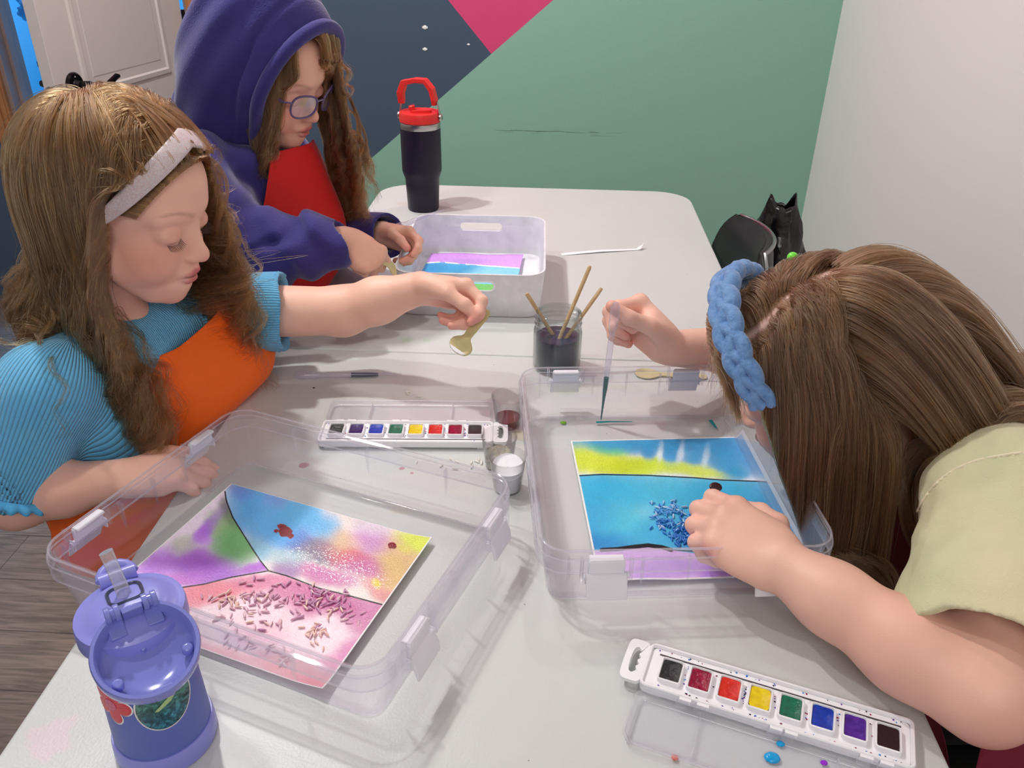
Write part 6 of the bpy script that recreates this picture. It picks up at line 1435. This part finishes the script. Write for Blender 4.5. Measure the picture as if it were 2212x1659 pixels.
# ============ right girl: head bent over the case ============
def girl_right():
    loc = np.array([.60, .80, FLOOR]); root = empty('person', loc); tag(root, 'girl at the right in pale yellow shirt, head bent low, long brown hair hanging down', 'person', 'children at the table')
    H = Head((.352, .800, .156), 160, 27, -6, 1.08)
    D = Sdf(); H.sdf(D)
    shN = np.array([.480, .630, .110]); elN = np.array([.408, .472, .044]); WN = onz(1690, 1222, .062)
    shF = np.array([.530, .98, .085]); elF = np.array([.400, 1.08, .045]); WF = ony(1445, 752, .985)
    nb = H.w(-.045, 0, -.115); D.u(f_cap(nb, (.53, .80, .095), .045, .058), .03)
    D.u(f_ell((.58, .80, .02), (.13, .14, .11)), .04); D.u(f_ell((.68, .80, -.13), (.11, .13, .12)), .05)
    for sh in (shN, shF): D.u(f_cap((.53, .80, .09), sh, .045, .043), .03)
    D.chain([shN, elN+np.array([.004, .006, .004])], [.044, .036], .02); D.chain([elN, elN*.66+WN*.34, elN*.28+WN*.72, WN], [.0365, .0375, .0305, .0255], .020)
    D.chain([shF, elF], [.046, .038], .02); D.chain([elF, elF*.5+WF*.5, WF], [.037, .034, .0235], .02)
    mi = onz(1606, 1090, .080); mp = onz(1532, 1192, .060); mc = mi*.5+mp*.5; sv = nrm(mi-mp); dv_ = mc-WN; sc_ = float(np.linalg.norm(dv_))/.062
    nn = nrm(np.cross(dv_, sv)); nn = nn if nn[2] < 0 else -nn
    tN = hand(D, WN, dv_, nn, sv, sc_, [(.10, (26, 74, 60)), (.05, (32, 84, 60)), (.02, (36, 88, 60)), (-.02, (40, 88, 60))], [(.55, .70, .35, .036), (.85, .35, .5, .030), (.90, .0, .5, .024)], palm_w=1.06)
    pinch = ony(1345, 704, .985)
    WFp = pinch+np.array([.090, .040, -.010])
    tF = hand(D, WF, pinch+np.array([.01, .03, .01])-WF, (-.1, -.84, -.50), (.1, -.35, .95), 1.02, [(.02, (66, 78, 44)), (.0, (64, 80, 50)), (-.02, (66, 80, 55)), (-.05, (66, 84, 55))], [(.62, .50, .62, .036), (.80, .18, .60, .031), (.92, .10, .30, .026)])
    for sy in (-1, 1): D.chain([(.68, .80+sy*.07, -.20), (.46, .80+sy*.08, -.23), (.44, .80+sy*.08, -.62)], [.066, .050, .038], .02); D.chain([(.44, .80+sy*.08, -.69), (.34, .80+sy*.085, -.715)], [.033, .023], .02)
    V, F = D.mesh((.06, .38, -.735), (.86, 1.20, .36), .0021); V = relax(V, F, 1, .4)
    C = H.colour(V, SK_R, scalp=(120, 92, 66)); hd = np.linalg.norm((V-H.C), axis=1) > .165
    ql = H.loc(V); part = np.exp(-((ql[:, 1]-.018-.018*np.sin(ql[:, 0]*40))/.0045)**2)*(ql[:, 0] > -.075)*(ql[:, 2] > .06); 
    knk = [(mi, .011, (222, 110, 110), .6), (mi*.66+mp*.34, .011, (222, 110, 110), .6), (mi*.33+mp*.67, .010, (222, 116, 112), .5), (mp, .010, (222, 110, 110), .5)]
    C2 = armcol(V, SK_R, knk+[(t[0], .012, BL, .5) for t in tF]+[(elN+np.array([.01, -.02, -.02]), .04, BL, .5), (elN*.6+WN*.4, .05, (226, 150, 138), .35)])
    C = np.where(hd[:, None], C2, C); C = C*(1-part[:, None]*.9)+nlin((226, 190, 180))*part[:, None]*.9
    meshobj('body', V, F, skinmat('skin'), root, loc, C)
    trousers(root, loc, [([(.68, .80+sy*.07, -.21), (.46, .80+sy*.08, -.24), (.44, .80+sy*.08, -.62)], [.070, .060, .048]) for sy in (-1, 1)], dkcl)
    # dark nail of the curled index finger
    ts = np.linspace(.4, .95, 900); dd = D.ev((np.array([CX, 0, CH])+_ray(1546, 1060)[None]*ts[:, None]).astype(np.float32)); kk = np.where(dd < 0)[0]; nz = float(ts[kk[0]])+.006 if len(kk) else .72
    MB().ball((0, 0, 0), (.0066, .0056, .0016), 8, frameM(np.array([CX, 0, CH])+_ray(1546, 1052)*nz-loc, [1, 0, 0], [0, .9, .43], [0, -.43, .9])).build('nail', mat('dark_nail_polish', '#3a1f22', .2), root, label='dark painted finger nail')
    # --- cream tie-dye shirt
    sm = clothmat('cream_jersey', '#e0d3ae', .85, sheen=.25, bump=.35, bscale=500, var=('#cdd0a8', 7, 2.0))
    S = Sdf(); S.u(f_ell((.59, .80, .03), (.150, .165, .125)), .04); S.u(f_ell((.69, .80, -.12), (.135, .160, .135)), .05)
    for sh in (shN, shF): S.u(f_cap((.545, .80, .085), sh, .062, .064), .05)
    ax = nrm(elN-shN); hem = shN+ax*.128; S.chain([shN, hem, hem+ax*.04], [.074, .070, .069], .03); axF = nrm(elF-shF); S.chain([shF, shF+axF*.12], [.064, .060], .03)
    S.s(f_cap(hem+ax*.125, hem+ax*.4, .122, .15), .002); S.s(f_cap(hem-ax*.03, hem+ax*.1, .061, .063), .002)
    S.s(f_ell(H.w(-.05, 0, -.115), (.065, .070, .060)), .005); S.i(f_plane((0, 0, -.32), (0, 0, -1)), .01)
    S.disp = lambda P: (vnoise(P*np.array([10, 12, 18]), 1, 2)-.5)*.022+.0045*(vnoise(P*np.array([30, 45, 70]), 1, 2)-.5)*2*vnoise(P*8)+.003*np.sin(((P-shN)@ax)*90+5*vnoise(P*9))*np.exp(-((P-(shN+ax*.07))**2).sum(1)/.09**2)
    V, F = S.mesh((.30, .42, -.34), (.90, 1.16, .26), .0034); V = relax(V, F, 2, .5); meshobj('shirt', V, F, sm, root, loc)
    # stitched hem and shoulder seam
    def onto(px, py, t0=.5, t1=1.3):
        ts = np.linspace(t0, t1, 400); o_ = np.array([CX, 0, CH]); Q = o_+_ray(px, py)[None]*ts[:, None]; dd = S.ev(Q.astype(np.float32)); k = np.where(dd < .0006)[0]; return Q[k[0]] if len(k) else None
    sp_ = [onto(*p) for p in ((1958, 1175), (1975, 1120), (2005, 1065), (2050, 1022), (2110, 995), (2175, 982), (2210, 978))]; sp_ = [p for p in sp_ if p is not None]
    if len(sp_) > 3:
        c_ = cr(sp_, 60); c_ = np.array([q for q in (onto(*pxof(p)) for p in c_) if q is not None]); MB().tube(c_-loc, .0012, 6).build('shoulder_seam', mat('cream_thread', '#efe4c6', .8), root)
    r1 = nrm(np.cross(ax, [.1, 0, 1])); r2 = np.cross(ax, r1)
    for off in (-.020, -.0175): MB().tube(np.array([hem+ax*off+(r1*math.cos(a)+r2*math.sin(a))*.0725 for a in np.linspace(0, 2*PI, 80)])-loc, .0007, 5, caps=False).build('hem_stitch', mat('cream_thread', '#efe4c6', .8), root)
    # --- maroon apron
    ma = clothmat('maroon_apron_cloth', '#74102c', .8, sheen=.1, bump=.2, bscale=700)
    R_ = [[(.455, .70, .08), (.440, .76, .085), (.440, .82, .085), (.455, .89, .08)], [(.440, .68, .0), (.425, .75, .0), (.425, .83, .0), (.44, .90, .0)], [(.455, .64, -.10), (.425, .73, -.10), (.425, .84, -.10), (.45, .92, -.10)], [(.50, .60, -.20), (.44, .72, -.19), (.44, .86, -.19), (.50, .94, -.20)], [(.53, .57, -.30), (.46, .72, -.30), (.46, .86, -.30), (.53, .98, -.30)]]
    P = coons(R_, 40, 50); P[..., 0] += (vnoise(P.reshape(-1, 3)*10, 1, 2).reshape(P.shape[:2])-.5)*.02; sheet('apron', P, ma, root, loc, .0016)
    P = coons([[(.47, .545, -.03), (.53, .545, -.03), (.60, .56, -.03)], [(.455, .50, -.12), (.53, .50, -.12), (.62, .52, -.12)], [(.44, .45, -.20), (.52, .45, -.20), (.62, .47, -.20)]], 20, 20); sheet('apron_side', P, ma, root, loc, .0016)
    # --- braided blue headband: three strands plaited along the arc
    bm_ = clothmat('blue_braid_cloth', '#7aa3d6', .7, sheen=.3, bump=.8, bscale=260, var=('#5f8bc4', 120, 1.5))
    def arc(a, dl=0, dr=0):
        f = .044+.016*math.cos(a)+dl; return H.w(f, .0905*math.sin(a)*(1+dr*10), .036+(.1020*(1+dr*10))*math.cos(a)-.30*f*math.cos(a)+.010)
    for s_ in range(3):
        P = []; R = []
        for k in range(161):
            a = math.radians(-95+190*k/160); ph = 7*a+s_*2*PI/3; P.append(arc(a, .0088*math.sin(ph), .00035*math.sin(2*ph))); R.append(.0108*(.75+.25*math.cos(a)))
        MB().tube(np.array(P)-loc, R, 12, squash=(1, .8)).build('headband_strand', bm_, root)
    # green hair tie bobble on the far side of the crown
    MB().ball((0, 0, 0), .0058, 10, TM(tuple(ony(1712, 556, .84)-loc))).build('hair_bobble', mat('neon_green_plastic', '#7ef04a', .3, spec=.5), root)
    # --- long straight hair parted along the crown
    rs = np.random.RandomState(24); roots, v = scalp_roots(H, 1500, rs); q = H.loc(roots)
    prt = .018+.018*np.sin(q[:, 0]*40); sd = np.sign(q[:, 1]-prt+.0008*rs.randn(len(q))); keep = (np.abs(q[:, 1]-prt) > .0025) | (q[:, 0] < -.07); roots, v, q, sd = roots[keep], v[keep], q[keep], sd[keep]
    dl = np.stack([-.55*(q[:, 0] > -.03)-.15+.0*q[:, 0], sd*1.0, -.15+0*sd], 1); nn_ = v; dl = dl-nn_*(dl*nn_).sum(1)[:, None]+.03*nn_
    v0 = dl[:, :1]*H.F+dl[:, 1:2]*H.L+dl[:, 2:]*H.U
    head = H.e((-.012, 0, .034), (.096, .081, .085)); face = H.e((.034, 0, -.035), (.062, .060, .068)); neck = H.c((-.02, 0, -.05), (-.045, 0, -.14), .052, .056)
    body = lambda P: np.minimum(np.minimum(f_ell((.59, .80, .03), (.154, .169, .129))(P), f_cap((.545, .80, .085), shN, .066, .068)(P)), np.minimum(f_cap((.545, .80, .085), shF, .066, .068)(P), f_cap(shN, hem, .068, .066)(P)))
    arm = f_cap(elN, WN, .044, .036)
    def fz(P):
        qq = H.loc(P); lim_ = .048+np.maximum(0, qq[:, 2]-.045)*.75; return np.where((qq[:, 2] > -.22) & (qq[:, 2] < .17), lim_-qq[:, 0], 1.).astype(np.float32)
    tab = lambda P: (P[:, 2]-.002+0*(P[:, 0])).astype(np.float32)*np.where(P[:, 0] < .385, 1, 1)+np.where(P[:, 0] < .385, 0, 1).astype(np.float32)
    back = (q[:, 0] < -.035)
    lay = np.where(q[:, 0] > .02, .005, .012)*(.4+.8*vnoise(roots*22, 1, 1))
    drift = np.array([.10, -.05, 0])
    Ls = np.where(sd > 0, .36, .40)+.06*rs.rand(len(roots))
    G1 = simulate(roots[~back], v0[~back], Ls[~back], [(head, 0), (face, 0), (neck, 0), (body, 0), (arm, 0), (fz, 0, 1), (tab, .002, 1)], 32, grav=.62, inertia=.62, layer=lay[~back], drift=drift)
    vb = v0[back]*.5-.7*H.F[None]-.35*H.U[None]; G2 = simulate(roots[back], vb, Ls[back]+.04, [(head, 0), (neck, 0), (body, 0)], 32, grav=.42, inertia=.72, layer=lay[back], drift=np.array([.75, -.12, 0]))
    G = np.concatenate([G1, G2]); okg = (G[:, :, 0].min(1) > .240) & ~((G[:, :, 0].min(1) < .262) & (G[:, 14, 2] > .20)); print('kept', okg.mean()); G = G[okg]; G = wavy(G, .002+.005*rs.rand(len(G)), 4+3*rs.rand(len(G)), 6.28*2*vnoise(G[:, 0]*18), .25)
    hair_object('hair', G, 26, .0085, .0050, hairmat('hair_chestnut', ['#281a0f', '#4a3321', '#6e4f34', '#97724c']), root, loc, 16, .28e-3, np.clip(.45+.28*rs.randn(len(G)), 0, 1), .06, [(face, .001), (fz, 0)])
    rts = []
    for k in range(60): a = math.radians(-80+160*k/59); rts.append(H.w(.072+.012*math.cos(a), .064*math.sin(a), .036+.066*math.cos(a)))
    rts = np.array(rts); s2 = np.sign((rts-H.C)@H.L); v0 = -.35*H.F[None]+.2*H.U[None]+(s2*.8)[:, None]*H.L[None]-.2*H.U[None]
    G = simulate(rts, v0, np.full(len(rts), .05), [(H.e((-.006, 0, .034), (.095, .078, .084)), 0)], 10, grav=.3, inertia=.8)
    hair_object('hair_wisps', G, 60, .007, .004, hairmat('hair_chestnut', []), root, loc, 8, .26e-3, np.clip(.5+.2*rs.randn(len(G)), 0, 1), .2)
    print('right girl', round(_t.time()-_t0, 1), len(V)); return root
girl_right()
# ------------------------------------------------------------------ chairs and the bag
blk = mat('black_chair_vinyl', '#232426', .42, spec=.45, bump=.2, bscale=300); fr = mat('chair_frame_steel', '#9a9c9f', .3, metal=1.0); bpl = mat('chair_black_plastic', '#141416', .4)
def chair(name, loc, rz, label, arms=False):
    """local: seat centre at origin x/y, front towards -x, backrest at +x"""
    t = empty(name, (loc[0], loc[1], FLOOR), rz); tag(t, label, 'chair', 'black chairs')
    mb = MB(); mb.rrect(.40, .42, .07, [(-.02, .405), (-.004, .408), (0, .42), (0, .445), (-.008, .458), (-.03, .465)], 8, cap0=True, cap1=True); mb.build('seat', blk, t, angle=60)
    # padded backrest, rounded top, slightly curved and leaning
    P = []; Q = []
    for side, off in ((0, -.018), (1, .018)):
        rows = []
        for v in np.linspace(0, 1, 16):
            z = .50+.285*v; hw = .21*(1-.45*max(0, (v-.55)/.45)**2.4)
            rows.append([(.20+.05*v+off*(1-.5*abs(u)**4)*(1-.6*max(0, (v-.8)/.2)**2)-.035*(u*u)*(1), hw*u, z) for u in np.linspace(-1, 1, 17)])
        P.append(rows)
    A = np.array(P[0]); B = np.array(P[1]); mb = MB(); mb.grid(A[:, ::-1]); mb.grid(B)
    def edge(path_a, path_b): mb.grid(np.array([path_a, path_b]))
    edge(A[-1], B[-1]); edge(B[0], A[0]); edge(A[:, 0], B[:, 0]); edge(B[:, -1], A[:, -1])
    o = mb.build('backrest', blk, t, angle=70); w_ = o.modifiers.new('w', 'WELD'); w_.merge_threshold = .001; b = o.modifiers.new('b', 'BEVEL'); b.width = .008; b.segments = 3; b.limit_method = 'ANGLE'
    rim = np.concatenate([B[:, 0], B[-1], B[::-1, -1]])+np.array([.003, 0, 0]); MB().tube(rim, .0045, 8).build('back_trim', fr, t)
    for sx, sy in ((-1, -1), (-1, 1), (1, -1), (1, 1)):
        mb = MB(); mb.tube([(sx*.17, sy*.17, .41), (sx*.20, sy*.20, .012)], .0115, 12); mb.lathe([(.015, 0), (.015, .02)], 12, TM((sx*.20, sy*.20, 0))); mb.build('leg', fr, t)
    for sy in (-1, 1): MB().tube(cr([(.14, sy*.16, .41), (.21, sy*.17, .43), (.225, sy*.16, .52)], 12), .010, 10).build('back_post', fr, t)
    if arms:
        for sy in (-1, 1):
            MB().tube(cr([(-.10, sy*.225, .42), (-.16, sy*.25, .52), (-.13, sy*.26, .60), (.0, sy*.262, .625), (.13, sy*.255, .60), (.20, sy*.235, .50), (.17, sy*.22, .42)], 40), .016, 12, squash=(1, .7)).build('armrest', bpl, t)
    return t
chair('chair', (.225, 1.60, 0), 0, 'black padded chair with a steel back edge, at the far right side of the table')
chair('chair', (-.82, .43, 0), PI, 'black chair seat at the lower left edge of the photo, beside the table')
chair('chair', (.66, .80, 0), 0, 'black chair with looped armrests under the girl in the pale yellow shirt', arms=True)
# black plastic bag hanging on the far side
bgm = mat('black_bag_plastic', '#0c0c0e', .22, spec=.7, bump=.8, bscale=60)
b0 = ony(1672, 545, 1.79); mb = MB(); P = []
for j, t in enumerate(np.linspace(0, 1, 26)):
    row = []
    for i in range(49):
        a = 2*PI*i/48; n_ = vnoise(np.array([[math.cos(a)*2.2+4, math.sin(a)*2.2+1, t*4.]]), 1, 3)[0]; pk = max(0, math.cos(2*(a-.5)))**3
        r = .066*(1-.55*max(0, t-.55)/.45)*(1-.35*(1-t)**6)*(.75+.5*n_); row.append((b0[0]+r*math.cos(a)*1.0, b0[1]+.8*r*math.sin(a), b0[2]-.16+.27*t+.018*pk*max(0, t-.7)/.3+.03*(n_-.5)))
    P.append(row)
mb.grid(np.array(P)); o = mb.build('plastic_bag', bgm, None, angle=25); s_ = o.modifiers.new('t', 'SOLIDIFY'); s_.thickness = .001
tag(o, 'crumpled black plastic bag hanging on the back of the far right chair', 'bag')
